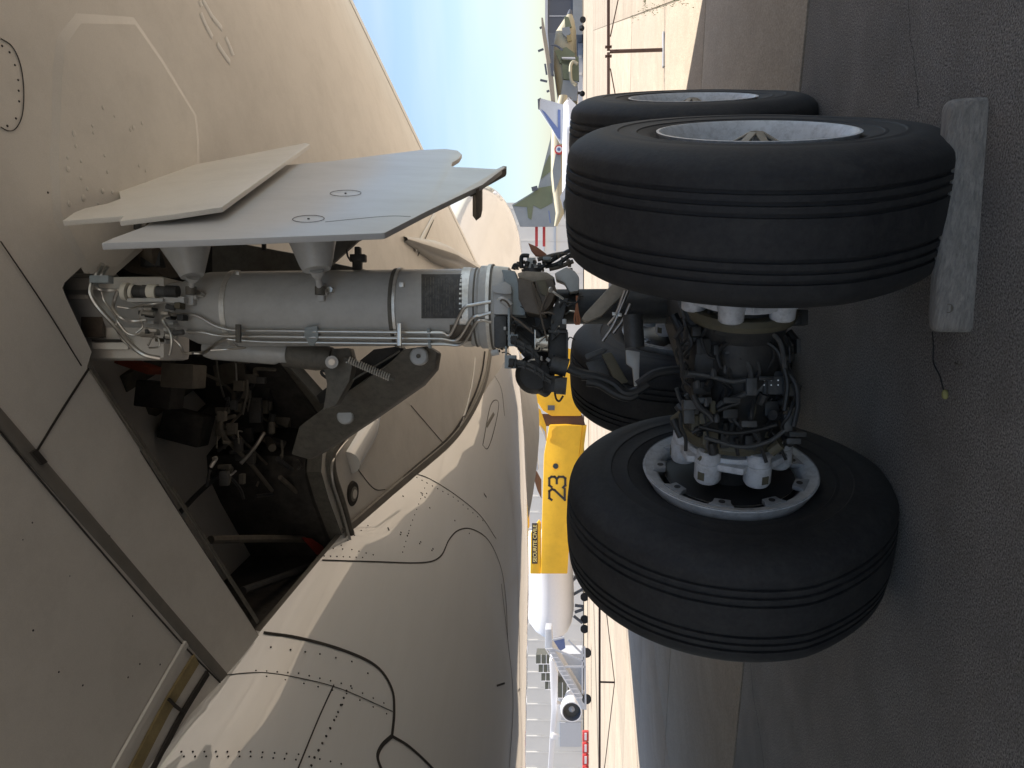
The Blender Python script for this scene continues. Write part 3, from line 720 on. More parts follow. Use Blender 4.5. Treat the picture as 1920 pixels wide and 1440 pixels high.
# equipment inside the wheel well
rnd = random.Random(33)
def wq(x, y, up_): p = hit_wing(x, y); d = ray(x, y); return p + d * (up_ / max(.1, d.z))
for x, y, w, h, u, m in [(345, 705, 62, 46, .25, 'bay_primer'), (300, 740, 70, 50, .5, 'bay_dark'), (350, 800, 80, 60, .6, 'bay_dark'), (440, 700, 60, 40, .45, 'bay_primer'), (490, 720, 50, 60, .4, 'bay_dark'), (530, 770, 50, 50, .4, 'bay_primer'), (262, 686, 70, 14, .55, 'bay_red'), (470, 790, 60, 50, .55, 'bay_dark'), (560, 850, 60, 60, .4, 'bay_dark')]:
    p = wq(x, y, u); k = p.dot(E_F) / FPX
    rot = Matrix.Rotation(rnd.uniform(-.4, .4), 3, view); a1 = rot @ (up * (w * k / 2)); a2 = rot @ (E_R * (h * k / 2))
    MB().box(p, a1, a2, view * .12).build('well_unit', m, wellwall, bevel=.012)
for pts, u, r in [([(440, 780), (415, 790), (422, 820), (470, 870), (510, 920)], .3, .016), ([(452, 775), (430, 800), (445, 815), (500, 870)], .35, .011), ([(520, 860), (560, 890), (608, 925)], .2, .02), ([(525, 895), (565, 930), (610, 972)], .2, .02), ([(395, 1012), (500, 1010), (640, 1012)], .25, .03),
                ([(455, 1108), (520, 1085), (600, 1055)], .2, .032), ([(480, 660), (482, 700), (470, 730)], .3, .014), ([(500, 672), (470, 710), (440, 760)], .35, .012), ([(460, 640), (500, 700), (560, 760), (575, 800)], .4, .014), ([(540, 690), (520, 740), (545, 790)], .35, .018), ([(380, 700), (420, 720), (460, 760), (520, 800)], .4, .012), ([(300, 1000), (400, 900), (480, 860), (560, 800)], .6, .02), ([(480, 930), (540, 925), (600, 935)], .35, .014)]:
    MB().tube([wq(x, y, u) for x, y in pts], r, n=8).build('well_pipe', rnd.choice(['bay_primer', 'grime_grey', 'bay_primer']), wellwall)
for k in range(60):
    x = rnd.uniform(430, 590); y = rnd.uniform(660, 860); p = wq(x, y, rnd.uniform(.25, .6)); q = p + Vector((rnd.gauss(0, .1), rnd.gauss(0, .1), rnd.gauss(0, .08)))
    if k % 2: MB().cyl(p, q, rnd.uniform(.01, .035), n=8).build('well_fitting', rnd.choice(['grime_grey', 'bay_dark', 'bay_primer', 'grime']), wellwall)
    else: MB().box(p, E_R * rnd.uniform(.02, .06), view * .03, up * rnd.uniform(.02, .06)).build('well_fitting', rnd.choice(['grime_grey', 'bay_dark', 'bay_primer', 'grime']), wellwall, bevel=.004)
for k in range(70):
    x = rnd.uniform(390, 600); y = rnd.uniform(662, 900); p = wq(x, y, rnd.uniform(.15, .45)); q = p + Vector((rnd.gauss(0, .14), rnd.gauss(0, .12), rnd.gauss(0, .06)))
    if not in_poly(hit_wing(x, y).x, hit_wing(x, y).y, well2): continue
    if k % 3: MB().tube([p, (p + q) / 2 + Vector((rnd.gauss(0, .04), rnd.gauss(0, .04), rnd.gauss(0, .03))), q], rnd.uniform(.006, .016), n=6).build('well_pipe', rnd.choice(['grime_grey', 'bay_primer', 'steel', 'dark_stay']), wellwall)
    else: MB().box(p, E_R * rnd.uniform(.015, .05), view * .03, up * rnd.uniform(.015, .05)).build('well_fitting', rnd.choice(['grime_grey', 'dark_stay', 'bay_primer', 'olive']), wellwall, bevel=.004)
for k in range(7):
    a, b = wq(230 + k * 42, 720 + k * 55, .8), wq(330 + k * 45, 660 + k * 45, .8); MB().bar(a, b, .05, .12, Vector((0, 0, 1))).build('well_rib', 'bay_primer', wellwall)
MB().prism([wq(x, y, .15) for x, y in [(572, 1008), (585, 1010), (612, 1028), (600, 1040)]], (0, 0, .03)).build('warning_flag', 'red_paint', wellwall)

# ------------------------------------------------------------------ leg doors
DP, DN = Vector((-.80, 3.62, 2.2)), Vector((1, -.02, -.05)).normalized()
def dq(x, y, off=0): return onplane(x, y, DP + DN * off, DN)
door_px = [(190, 456), (212, 446), (270, 425), (420, 320), (540, 309), (620, 302), (700, 292), (790, 281), (835, 279), (858, 282), (866, 289), (861, 297), (848, 305), (846, 310), (852, 313), (880, 314), (930, 317), (944, 312), (948, 313), (905, 346), (800, 396), (722, 436), (715, 437), (450, 447)]
door = MB().prism([dq(*p) for p in door_px], -DN * .03).build('leg_door', 'door_paint', air, bevel=.004, label='large grey leg door with pointed lower corner')
for (x0, x1, y) in [(619, 677, 362), (549, 608, 410)]:
    cpt = dq((x0 + x1) / 2, y, .003); ra = (dq(x1, y, .003) - dq(x0, y, .003)).length / 2
    e1_ = DN.cross(E_Z).normalized(); e2_ = DN.cross(e1_)
    MB().tube([cpt + (e1_ * math.cos(t * math.pi / 16) + e2_ * math.sin(t * math.pi / 16)) * ra for t in range(33)], .0013, n=6, sub=1).build('cover_ring', 'seam', door)
    MB().cyl(cpt - DN * .002, cpt + DN * .002, .006, n=8).build('cover_screw', 'seam', door)
MB().tube([dq(x, y, .002) for x, y in [(610, 416), (660, 411), (730, 405), (770, 406)]], .0009, n=5).build('door_seam', 'seam', door)
rivets_px = [(592, 391), (590, 387), (640, 352), (770, 330), (760, 375)]
# dark edge strip and red-brown bumper at the door's lower corner
MB().prism([dq(x, y, -.005) for x, y in [(874, 349), (906, 329), (944, 311), (950, 312), (948, 316), (908, 337), (884, 353)]], -DN * .05).build('door_bumper', 'bronze', door)
MB().prism([dq(x, y, -.01) for x, y in [(886, 348), (905, 338), (902, 350), (893, 356)]], -DN * .18).build('bumper_bracket', 'bronze', door)
# door bosses (hollow cones) carrying the rods
for (xa, xb, ya, xc, xd, yc, F, rodx, rody) in [(297, 396, 455, 338, 384, 518, 3.98, 358, 545), (537, 632, 443, 566, 622, 506, 3.95, 600, 545)]:
    pa, pb, pc, pd = Q(xa, ya - 8, F), Q(xb, ya - 8, F), Q(xc, yc, F - .02), Q(xd, yc, F - .02)
    ca, cb = (pa + pb) / 2, (pc + pd) / 2; r0, r1 = (pa - pb).length / 2, (pc - pd).length / 2
    bs = MB().lathe(ca, cb, [(0, r0), (.85, r1 * 1.08), (1, r1 * .9)], 32).build('door_boss', 'strut_paint', door)
    rp_ = Q(rodx, rody, 4.0)
    MB().lathe(cb, rp_, [(0, .036), (.25, .03), (.4, .016), (1, .014)], 12).build('door_rod', 'strut_paint', bs)
    MB().cyl(rp_ - E_R * .02, rp_ + E_R * .02, .026, n=14).build('rod_end', 'dark_stay', bs)
# triangular gusset and hanging latch behind the door's lower edge
MB().prism([Q(x, y, 4.35) for x, y in [(600, 446), (692, 440), (670, 452), (622, 495), (600, 500)]], E_F * .03).build('door_gusset', 'dark_stay', door)
for x0, x1, y0, y1 in [(664, 674, 462, 480), (655, 684, 476, 490), (660, 676, 486, 506)]:
    MB().ibox(x0, x1, y0, y1, 4.3, .05).build('door_latch', 'grime', door, bevel=.006)
MB().tube([Q(x, y, 4.28) for x, y in [(650, 468), (652, 480), (658, 490)]], .005, n=6).build('latch_cable', 'grime', door)
# upper hinged door, nearer the wing
UP, UN = Vector((-.70, 4.2, 3.6)), Vector((1, -.03, .03)).normalized()
def uq(x, y): return onplane(x, y, UP, UN)
up_px = [(117, 414), (140, 398), (160, 390), (200, 382), (226, 372), (222, 356), (272, 326), (420, 298), (572, 268), (581, 270), (500, 328), (416, 388), (330, 401), (224, 414), (232, 405)]
MB().prism([uq(*p) for p in up_px], -UN * .025).build('hinged_door', 'wing_paint', air, bevel=.003, label='upper hinged gear door with notched edge')
MB().ibox(250, 262, 414, 430, 4.1, .05).build('door_hinge', 'grime_grey', door, bevel=.004)

# ------------------------------------------------------------------ lower leg fittings
def part(mb, m, parent=None, name='leg_fitting', bevel=.006, label=None): return mb.build(name, m, parent if parent is not None else leg, bevel=bevel, label=label)
part(MB().prism([Q(x, y, 4.0) for x, y in [(920, 535), (947, 528), (958, 535), (960, 550), (948, 552), (924, 548)]], E_F * .12), 'strut_paint', name='cover_plate')
part(MB().ibox(924, 960, 548, 590, 4.03, .15), 'strut_paint', name='collar_block', bevel=.012)
part(MB().ibox(926, 950, 592, 652, 4.03, .15), 'grime_grey', name='collar_block', bevel=.012)
part(MB().prism([Q(x, y, 4.05) for x, y in [(940, 505), (966, 508), (974, 540), (985, 570), (985, 592), (960, 590), (952, 545)]], E_F * .15), 'bracket_paint', name='collar_web')
blk = MB().prism([Q(x, y, 3.92) for x, y in [(971, 520), (1000, 528), (1014, 560), (1024, 592), (1010, 590), (985, 585), (972, 560)]], E_F * .25)
part(blk, 'bronze', name='torque_link_lug', bevel=.008, label='bronze-brown torque link lug')
part(MB().prism([Q(x, y, 3.93) for x, y in [(1002, 527), (1036, 522), (1044, 545), (1032, 572), (1016, 590), (1010, 560)]], E_F * .25), 'bronze', name='torque_link_lug', bevel=.008)
part(MB().prism([Q(x, y, 3.95) for x, y in [(970, 512), (985, 508), (1025, 510), (1040, 520), (1036, 526), (998, 529), (972, 520)]], E_F * .28), 'tan_plate', name='lug_top', bevel=.006)
c0 = Q(998, 516, 4.0); MB().lathe(c0 - E_R * .0 + E_R * .0, c0 + E_R * .03, [(0, .045), (1, .045)], 24).build('lug_bush', 'grime', leg)
part(MB().prism([Q(x, y, 3.9) for x, y in [(1005, 526), (1022, 524), (1028, 545), (1024, 556), (1014, 550)]], E_F * .03), 'olive', name='lug_recess', bevel=.002)
part(MB().prism([Q(x, y, 4.1) for x, y in [(1040, 512), (1062, 500), (1078, 508), (1086, 520), (1086, 545), (1068, 548), (1058, 530), (1042, 524)]], E_F * .12), 'strut_paint', name='grey_casting', bevel=.008)
part(MB().prism([Q(x, y, 4.02) for x, y in [(1044, 562), (1052, 558), (1066, 560), (1062, 572), (1056, 598), (1058, 618), (1034, 640), (1032, 604), (1036, 580)]], E_F * .12), 'grime_grey', name='sensor_box', bevel=.006)
part(MB().ibox(1054, 1062, 598, 618, 4.0, .05), 'strut_paint', name='sensor_connector', bevel=.003)
part(MB().prism([Q(x, y, 4.3) for x, y in [(968, 545), (1036, 560), (1040, 690), (1000, 690), (970, 655), (955, 600)]], E_F * .2), 'grime', name='dark_casting', bevel=.012)
part(MB().prism([Q(x, y, 4.12) for x, y in [(1000, 585), (1034, 590), (1034, 618), (1005, 622)]], E_F * .1), 'grime_grey', name='dark_casting', bevel=.01)
MB().cyl(Q(1005, 640, 4.06), Q(1028, 640, 4.06), .052, n=24).build('accumulator', 'steel', leg)
part(MB().ibox(1002, 1005, 618, 662, 4.0, .1), 'steel', name='accumulator_strap', bevel=.001)
part(MB().ibox(1028, 1064, 622, 690, 4.04, .12), 'grime', name='junction_box', bevel=.01)
part(MB().ibox(1028, 1064, 618, 624, 4.0, .05), 'grime_grey', name='junction_lid', bevel=.002)
part(MB().ibox(1062, 1065, 622, 682, 4.0, .1), 'grime_grey', name='junction_flange', bevel=.001)
for x0, x1, y0, y1 in [(952, 971, 627, 649), (946, 968, 666, 691)]:
    part(MB().ibox(x0, x1, y0, y1, 3.94, .03), 'bracket_paint', name='cable_bracket', bevel=.003)
part(MB().ibox(952, 956, 560, 628, 3.96, .04), 'bracket_paint', name='bracket_bar', bevel=.002)
part(MB().ibox(947, 950, 649, 668, 3.95, .03), 'bracket_paint', name='bracket_bar', bevel=.002)
for c, pts, n_ in [((960, 637), [(958, 636), (968, 641), (985, 652), (1000, 662), (1010, 675)], 5), ((955, 680), [(954, 679), (968, 681), (985, 685), (1005, 694), (1020, 705), (1034, 714)], 5)]:
    MB().cyl(Q(c[0], c[1], 3.9), Q(c[0] + 8, c[1] + 2, 3.9), .022, n=14).build('cable_gland', 'hose_rubber', leg)
    for k in range(n_):
        MB().tube([Q(x, y - 5 + k * 2.4, 3.9 + .008 * math.sin(k * 2 + i)) for i, (x, y) in enumerate(pts)], .0068, n=6).build('cable', 'grime_grey', leg)
    for i in range(1, len(pts) - 1):
        a, b = Q(pts[i][0], pts[i][1] - 8, 3.895), Q(pts[i][0] - 2, pts[i][1] + 9, 3.895)
        MB().bar(a, b, .03, .008, E_F).build('cable_tie', 'hose_rubber', leg)
MB().lathe(Q(1003, 702, 4.12), Q(1003, 702, 4.24), [(0, .075), (.3, .10), (1, .10)], 28).build('black_pulley', 'grime', leg)
MB().cyl(Q(1010, 724, 4.16), Q(1026, 733, 4.2), .035, n=16).build('black_pulley', 'grime_grey', leg)
MB().cyl(Q(1036, 705, 3.98), Q(1038, 735, 3.98), .05, n=20).build('motor', 'grime', leg)
MB().cyl(Q(1034, 682, 4.0), Q(1064, 690, 4.0), .045, n=20).build('motor', 'grime_grey', leg)
MB().cyl(Q(1040, 722, 3.96), Q(1062, 724, 3.96), .042, n=20).build('motor', 'grime_grey', leg)
MB().tube([Q(x, y, 3.95) for x, y in [(1040, 735), (1043, 748), (1049, 752), (1056, 742)]], .005, n=6).build('wire_loop', 'grime', leg)
for dx in (0, 5, 10):
    MB().tube([Q(1083 - dx * .2, 555, 4.0), Q(1080 + dx * .3, 580, 3.98), Q(1077 + dx, 600, 3.97), Q(1081 + dx * .4, 608, 3.97), Q(1084, 595, 3.99)], .0045, n=6).build('wire', 'copper_wire', leg)
MB().tube([Q(1046, 562, 3.98), Q(1078, 568, 3.98), Q(1086, 556, 4.0), Q(1092, 556, 4.02)], .004, n=6).build('wire', 'grime', leg)
MB().tube([Q(1033, 544, 3.88), Q(1044, 552, 3.88), Q(1056, 560, 3.9)], .006, n=6).build('steel_link', 'silver_band', leg)
MB().lathe(Q(1030, 543, 3.88), Q(1035, 544, 3.87), [(0, .006), (.3, .014), (.7, .014), (1, .006)], 12).build('link_ball', 'silver_band', leg)
for pts in [[(998, 530), (1004, 560), (1012, 585), (1020, 615), (1026, 640)], [(1030, 545), (1020, 568), (1013, 588)], [(938, 565), (942, 562), (950, 566), (956, 575)], [(958, 592), (970, 600), (985, 612), (1000, 625)], [(1012, 588), (1030, 586), (1040, 590)]]:
    MB().tube([Q(x, y, 3.88) for x, y in pts], .005, n=6).build('lock_wire', 'bronze', leg)
MB().tube([Q(x, y, 3.96) for x, y in [(936, 566), (940, 562), (948, 566), (957, 574)]], .017, n=10).build('elbow_pipe', 'strut_paint', leg)
for pts in [[(966, 600), (985, 612), (1005, 622), (1012, 632)], [(968, 625), (985, 640), (1004, 655)]]:
    MB().tube([Q(x, y, 4.02) for x, y in pts], .02, n=8).build('hose', 'grime', leg)
rnd = random.Random(77)
for k in range(60):
    x = rnd.uniform(928, 1062); y = rnd.uniform(560, 692)
    if y > 665 and x < 985: continue
    w, h = rnd.uniform(2.5, 8), rnd.uniform(2.5, 9); F = rnd.uniform(3.98, 4.1); m = rnd.choice(['grime', 'grime_grey', 'grime_grey', 'dark_stay', 'strut_paint', 'bronze'])
    if k % 3 == 0: part(MB().ibox(x - w / 2, x + w / 2, y - h / 2, y + h / 2, F, .08), m, name='leg_fitting', bevel=.003)
    elif k % 3 == 1: MB().cyl(Q(x - w, y, F), Q(x + w, y + rnd.uniform(-5, 5), F), rnd.uniform(.006, .016), n=10).build('pipe_union', m, leg)
    else: MB().tube([Q(x + i * rnd.uniform(4, 9), y + rnd.gauss(0, 6), F - .02) for i in range(4)], rnd.uniform(.003, .006), n=6).build('wire', rnd.choice(['grime', 'hose_rubber', 'grime_grey', 'steel']), leg)
# light casting and stalks to the right of the collar
part(MB().ibox(988, 1004, 483, 496, 4.5, .08), 'strut_paint', name='upper_bracket', bevel=.004)
part(MB().prism([Q(x, y, 4.5) for x, y in [(985, 495), (1006, 495), (1012, 508), (980, 508)]], E_F * .1), 'strut_paint', name='upper_bracket', bevel=.004)
part(MB().ibox(1018, 1033, 481, 487, 4.4, .08), 'bracket_paint', name='upper_bracket', bevel=.004)
for pts in [[(978, 503), (978, 482), (985, 479), (992, 480)], [(985, 505), (990, 490)], [(962, 505), (966, 497), (972, 499)], [(1010, 505), (1030, 492), (1052, 478), (1068, 470)], [(1022, 500), (1045, 495), (1070, 478)], [(1008, 487), (1040, 478), (1064, 474)], [(1030, 505), (1050, 500), (1075, 490)]]:
    MB().tube([Q(x, y, 4.5) for x, y in pts], .012, n=7).build('hose', rnd.choice(['grime', 'hose_rubber', 'bronze']), leg)
for k in range(34):
    x = rnd.uniform(965, 1075); y = rnd.uniform(474, 506)
    if y < 500 - (x - 960) * .25: y += 12
    w = rnd.uniform(3, 8)
    part(MB().ibox(x - w / 2, x + w / 2, y - w / 2, y + w / 2, 4.4 + rnd.uniform(0, .2), .06), rnd.choice(['grime', 'grime_grey', 'hose_rubber', 'bronze']), name='leg_fitting', bevel=.004)
part(MB().prism([Q(x, y, 4.5) for x, y in [(990, 455), (1006, 462), (1025, 476), (1024, 482), (1004, 480), (996, 470)]], E_F * .03), 'copper_wire', name='red_tab')

# sliding piston, bogie beam, axles
piston = MB().lathe(A(.62), A(1.42), [(0, .17), (.2, .17), (.3, .09), (1, .09)], 36).build('piston', 'grime', air)
beam = MB().box((BX, BY, HA + .05), (.15, 0, 0), (0, WB / 2 + .12, 0), (0, 0, .15)).build('bogie_beam', 'grime', air, bevel=.05, label='grimy black bogie beam with hoses')
for s in (-1, 1):
    MB().lathe((BX - .62, BY + s * WB / 2, HA), (BX + .62, BY + s * WB / 2, HA), [(0, .10), (.2, .115), (.24, .15), (.38, .17), (.62, .17), (.76, .15), (.8, .115), (1, .10)], 28).build('axle', 'grime', beam)
# torque links and plates
part(MB().prism([Q(x, y, 3.95) for x, y in [(1096, 588), (1148, 532), (1168, 535), (1178, 542), (1128, 592), (1100, 604), (1090, 598)]], E_F * .08), 'tan_plate', air, 'torque_link', .006, 'tan upper torque link')
part(MB().prism([Q(x, y, 3.9) for x, y in [(1128, 664), (1146, 660), (1178, 716), (1158, 722)]], E_F * .08), 'olive', air, 'torque_link', .006, 'olive lower torque link')
part(MB().prism([Q(x, y, 3.92) for x, y in [(1096, 665), (1130, 652), (1140, 656), (1132, 662), (1100, 674)]], E_F * .06), 'grime_grey', air, 'torque_link_pin', .006)
part(MB().prism([Q(x, y, 3.88) for x, y in [(1174, 656), (1200, 660), (1198, 724), (1190, 724), (1186, 690), (1175, 682)]], E_F * .05), 'strut_paint', air, 'brake_rod_bracket', .004)
part(MB().prism([Q(x, y, 4.0) for x, y in [(1098, 680), (1130, 672), (1150, 722), (1140, 726), (1108, 700)]], E_F * .06), 'grime_grey', air, 'guard_plate', .004)
MB().cyl(Q(1186, 590, 3.75), Q(1190, 652, 3.75), .045, n=20).build('pitch_trimmer', 'grime_grey', beam)
for pts in [[(1090, 705), (1120, 706), (1150, 718), (1170, 735), (1190, 735), (1215, 720)], [(1100, 715), (1125, 720), (1155, 738), (1180, 745), (1195, 738)], [(1195, 722), (1230, 700), (1280, 693), (1310, 690)], [(1065, 690), (1090, 700), (1120, 705)], [(1270, 600), (1295, 640), (1310, 680), (1318, 700)], [(1262, 590), (1285, 640), (1302, 690)]]:
    MB().tube([Q(x, y, 3.62) for x, y in pts], .021, n=10).build('hose', 'hose_rubber', beam)
for pts in [[(1178, 545), (1165, 575), (1150, 610), (1130, 640)], [(1182, 570), (1168, 600), (1150, 625)], [(1172, 545), (1155, 590), (1140, 610)]]:
    MB().tube([Q(x, y, 3.82) for x, y in pts], .0075, n=8).build('steel_pipe', 'steel', beam)
for x, y in [(1152, 588), (1162, 590)]: part(MB().ibox(x - 4, x + 4, y - 3, y + 3, 3.8, .02), 'silver_band', beam, 'pipe_clip', .002)
# hoses and fittings heaped on the near axle
arcs = [([(1352, 690), (1346, 665), (1360, 645), (1385, 640), (1430, 640), (1455, 655), (1466, 680), (1476, 720), (1470, 770)], .012), ([(1358, 662), (1378, 660), (1400, 678), (1408, 705), (1402, 732), (1390, 742), (1355, 755), (1345, 765)], .014), ([(1390, 668), (1408, 668), (1420, 680), (1424, 700), (1415, 715)], .010),
        ([(1315, 634), (1326, 665), (1345, 672), (1350, 660)], .006), ([(1345, 610), (1380, 622), (1430, 618), (1462, 640), (1472, 690)], .012), ([(1300, 740), (1310, 760), (1330, 778), (1338, 790)], .014), ([(1345, 770), (1365, 762), (1385, 756)], .011), ([(1290, 700), (1330, 705), (1370, 715), (1400, 712)], .012), ([(1470, 690), (1492, 720), (1496, 760), (1488, 800)], .012), ([(1310, 800), (1370, 812), (1420, 806), (1456, 796)], .010), ([(1320, 820), (1390, 838), (1440, 828), (1470, 808)], .010), ([(1340, 620), (1390, 628), (1440, 612)], .014), ([(1480, 648), (1482, 680)], .005)]
for i, (pts, r) in enumerate(arcs):
    MB().tube([Q(x, y, 3.24 + .02 * math.sin(i)) for x, y in pts], r * .85, n=8).build('hose', ['hose_rubber', 'grime_grey', 'grime'][i % 3], beam)
rnd = random.Random(44)
for k in range(190):
    x = rnd.uniform(1275, 1500); y = rnd.uniform(590, 835); F = rnd.uniform(3.25, 3.45); p = Q(x, y, F)
    m = rnd.choice(['grime', 'grime', 'grime_grey', 'hose_rubber', 'olive' if y > 760 else 'grime'])
    if k % 3 == 0: MB().box(p, E_R * rnd.uniform(.008, .035), E_F * .03, E_Z * rnd.uniform(.008, .035)).build('axle_fitting', m, beam, bevel=.004)
    elif k % 3 == 1: MB().cyl(p, p + E_R * rnd.uniform(-.07, .07) + E_Z * rnd.uniform(-.04, .04) + E_F * .02, rnd.uniform(.006, .022), n=10).build('axle_fitting', m, beam)
    else: MB().tube([p + E_R * (.05 * q_ - .07) + E_Z * rnd.gauss(0, .02) + E_F * rnd.gauss(0, .012) for q_ in range(4)], rnd.uniform(.004, .009), n=6).build('axle_hose', m, beam)
for x, y, r in [(1338, 706, .012), (1308, 728, .012), (1325, 762, .01), (1344, 792, .01), (1360, 700, .008)]:
    p = Q(x, y, 3.2); MB().lathe(p, p + E_R * .03, [(0, r), (.6, r), (1, r * .5)], 8).build('hose_union', 'grime_grey', beam)
mb = MB().ibox(1412, 1472, 705, 740, 3.3, .1); mb.build('drilled_plate', 'grime_grey', beam, bevel=.006)
mb = MB()
for i in range(4):
    for j in range(2): mb.cyl(Q(1420 + i * 13, 713 + j * 9, 3.299), Q(1420 + i * 13, 713 + j * 9, 3.294), .003, n=6)
mb.build('rivet', 'silver_band', beam, kind='stuff')

# ------------------------------------------------------------------ wheels
def tyre_mesh():
    key = [(-.2525, .545), (-.2505, .575), (-.243, .605), (-.230, .635), (-.214, .660), (-.200, .675), (-.190, .682), (-.17, .688), (-.10, .696), (0, .70)]
    pr = key + [(-x, r) for x, r in key[-2::-1]]
    # replace the tread by one with grooves
    side = [p for p in pr if abs(p[0]) > .165]
    left = [p for p in side if p[0] < 0]; right = [p for p in side if p[0] > 0]
    def rad(x): return float(np.interp(x, [p[0] for p in pr], [p[1] for p in pr]))
    tread = []; gs = [-.138, -.104, -.069, .069, .104, .138]
    xs_ = [-.16, -.15]
    for g_ in gs: xs_ += [g_ - .0075, g_ - .0058, g_ + .0058, g_ + .0075]
    xs_ += [-.04, -.02, 0, .02, .04, .15, .16]
    for x in sorted(xs_):
        dep = .011 if any(abs(x - g_) < .0065 for g_ in gs) else 0
        tread.append((x, rad(x) - dep))
    prf = [(-.20, .335), (-.225, .365), (-.238, .40), (-.2435, .43), (-.2475, .434), (-.2475, .442), (-.2455, .447), (-.2505, .50), (-.2540, .505), (-.2540, .516), (-.2520, .521)] + left + tread + right + [(.2520, .521), (.2540, .516), (.2540, .505), (.2505, .50), (.2455, .447), (.2475, .442), (.2475, .434), (.2435, .43), (.238, .40), (.225, .365), (.20, .335)]
    # moulded ring ridge on the sidewall
    n = 120; v = []; f = []
    for x, r in prf:
        for k in range(n):
            a = 2 * math.pi * k / n; y, z = r * math.cos(a), r * math.sin(a)
            low = max(0, (-z - .35) / .35); xx = x * (1 + .07 * low * low); y *= 1 - .12 * max(0, (-z - .2) / .45)
            v.append((xx, y, max(z, -HA)))
    for i in range(len(prf) - 1):
        for k in range(n):
            a = i * n + k; b = i * n + (k + 1) % n; f.append((a, b, b + n, a + n))
    return MB().add(v, f)
def rim_part(prf, n=64):
    return MB().lathe((0, 0, 0), (1, 0, 0), prf, n, caps=False, unit=True)
protos = {}
def make_wheel(pos, flip, first):
    w = rim_part([(.15, .31), (.20, .335), (.236, .357), (.246, .362), (.247, .352), (.236, .338), (.19, .318), (.13, .305), (.115, .29), (.10, .2), (.10, .001)])
    ins = rim_part([(-.15, .31), (-.20, .335), (-.246, .362), (-.262, .368), (-.268, .360), (-.262, .345), (-.255, .318), (-.245, .306), (-.235, .300), (-.05, .295), (.0, .29)])
    w.add(ins.v, ins.f)
    wo = w.build('wheel', 'wheel_white', None, angle=40)
    subs = []
    subs.append(tyre_mesh().build('tyre', 'rubber', None, angle=28))
    subs.append(MB().lathe((-.269, 0, 0), (-.248, 0, 0), [(0, .366), (.3, .3635), (.6, .345), (1, .318)], 64, caps=False).build('rim_flange', 'wheel_grey', None))
    # lugs with bolt holes round the inner flange
    for k in range(9):
        a = 2 * math.pi * (k + .38) / 9; e = Vector((0, math.cos(a), math.sin(a))); t = Vector((0, -math.sin(a), math.cos(a)))
        pl = [e * .322 + t * .052, e * .296 + t * .036, e * .270 + t * .032, e * .270 - t * .032, e * .296 - t * .036, e * .322 - t * .052]
        subs.append(MB().prism([p + Vector((-.262, 0, 0)) for p in pl], (.02, 0, 0)).build('rim_lug', 'wheel_grey', None, bevel=.003))
        subs.append(MB().cyl(e * .292 + Vector((-.2635, 0, 0)), e * .292 + Vector((-.25, 0, 0)), .0135, n=14).build('lug_hole', 'grime', None))
    subs.append(MB().lathe((-.235, 0, 0), (-.05, 0, 0), [(0, .268), (0.02, .2745), (1, .2745)], 64).build('brake_stack', 'carbon', None))
    subs.append(MB().lathe((-.240, 0, 0), (-.236, 0, 0), [(0, .2755), (1, .2755)], 64, caps=False).build('brake_ring', 'steel', None))
    # piston housing: ring with caps
    subs.append(MB().lathe((-.40, 0, 0), (-.345, 0, 0), [(0, .12), (0, .19), (.3, .2), (1, .2), (1, .12)], 48, caps=False).build('piston_housing', 'wheel_white', None))
    for k in range(6):
        a = 2 * math.pi * (k + .62) / 6; e = Vector((0, math.cos(a), math.sin(a))) * .196; u_ = e.normalized(); t_ = u_.cross(Vector((1, 0, 0)))
        subs.append(MB().lathe(e + Vector((-.43, 0, 0)), e + Vector((-.29, 0, 0)), [(0, .04), (.05, .048), (.35, .049), (.37, .055), (.9, .055), (1, .047)], 24).build('brake_piston', 'wheel_white', None))
        subs.append(MB().prism([e + t_ * .05 + u_ * .02, e + t_ * .15 - u_ * .01, e + t_ * .15 - u_ * .05, e + t_ * .05 - u_ * .04], (.03, 0, 0)).build('housing_web', 'wheel_white', None, bevel=.006))
        subs[-1].data.transform(Matrix.Translation((-.385, 0, 0)))
        subs.append(MB().box(e + u_ * .0555 + Vector((-.33, 0, 0)), (.017, 0, 0), u_ * .002, t_ * .014).build('piston_tag', 'olive', None))
    subs.append(MB().lathe((-.47, 0, 0), (-.425, 0, 0), [(0, .205), (.5, .213), (1, .205)], 48).build('brake_band', 'olive', None))
    subs.append(MB().lathe((-.56, 0, 0), (-.46, 0, 0), [(0, .15), (.3, .17), (1, .19)], 36).build('brake_carrier', 'grime', None))
    # hub cap: low cone with a grid and pale spokes
    cap = MB().lathe((.10, 0, 0), (.235, 0, 0), [(0, .13), (.5, .128), (.55, .12), (.93, .035), (1, .02)], 36).build('hub_cap', 'grime', None); subs.append(cap)
    for k in range(6):
        a = 2 * math.pi * k / 6 + .26; e = Vector((0, math.cos(a), math.sin(a)))
        subs.append(MB().bar(Vector((.178, 0, 0)) + e * .125, Vector((.238, 0, 0)) + e * .02, .03, .008, e.cross(Vector((1, 0, 0)))).build('cap_spoke', 'tan_plate', None, bevel=.002))
    subs.append(MB().lathe((.10, 0, 0), (.18, 0, 0), [(0, .138), (1, .134), (1, .122), (0, .122)], 36, caps=False).build('cap_ring', 'tan_plate', None))
    for k in range(16):
        a = 2 * math.pi * k / 16; e = Vector((0, math.cos(a), math.sin(a)))
        subs.append(MB().bar(Vector((.182, 0, 0)) + e * .118, Vector((.23, 0, 0)) + e * .03, .004, .004, e.cross(Vector((1, 0, 0)))).build('cap_grille', 'grime_grey', None))
    return wo, subs
w0, subs0 = make_wheel(None, False, True)
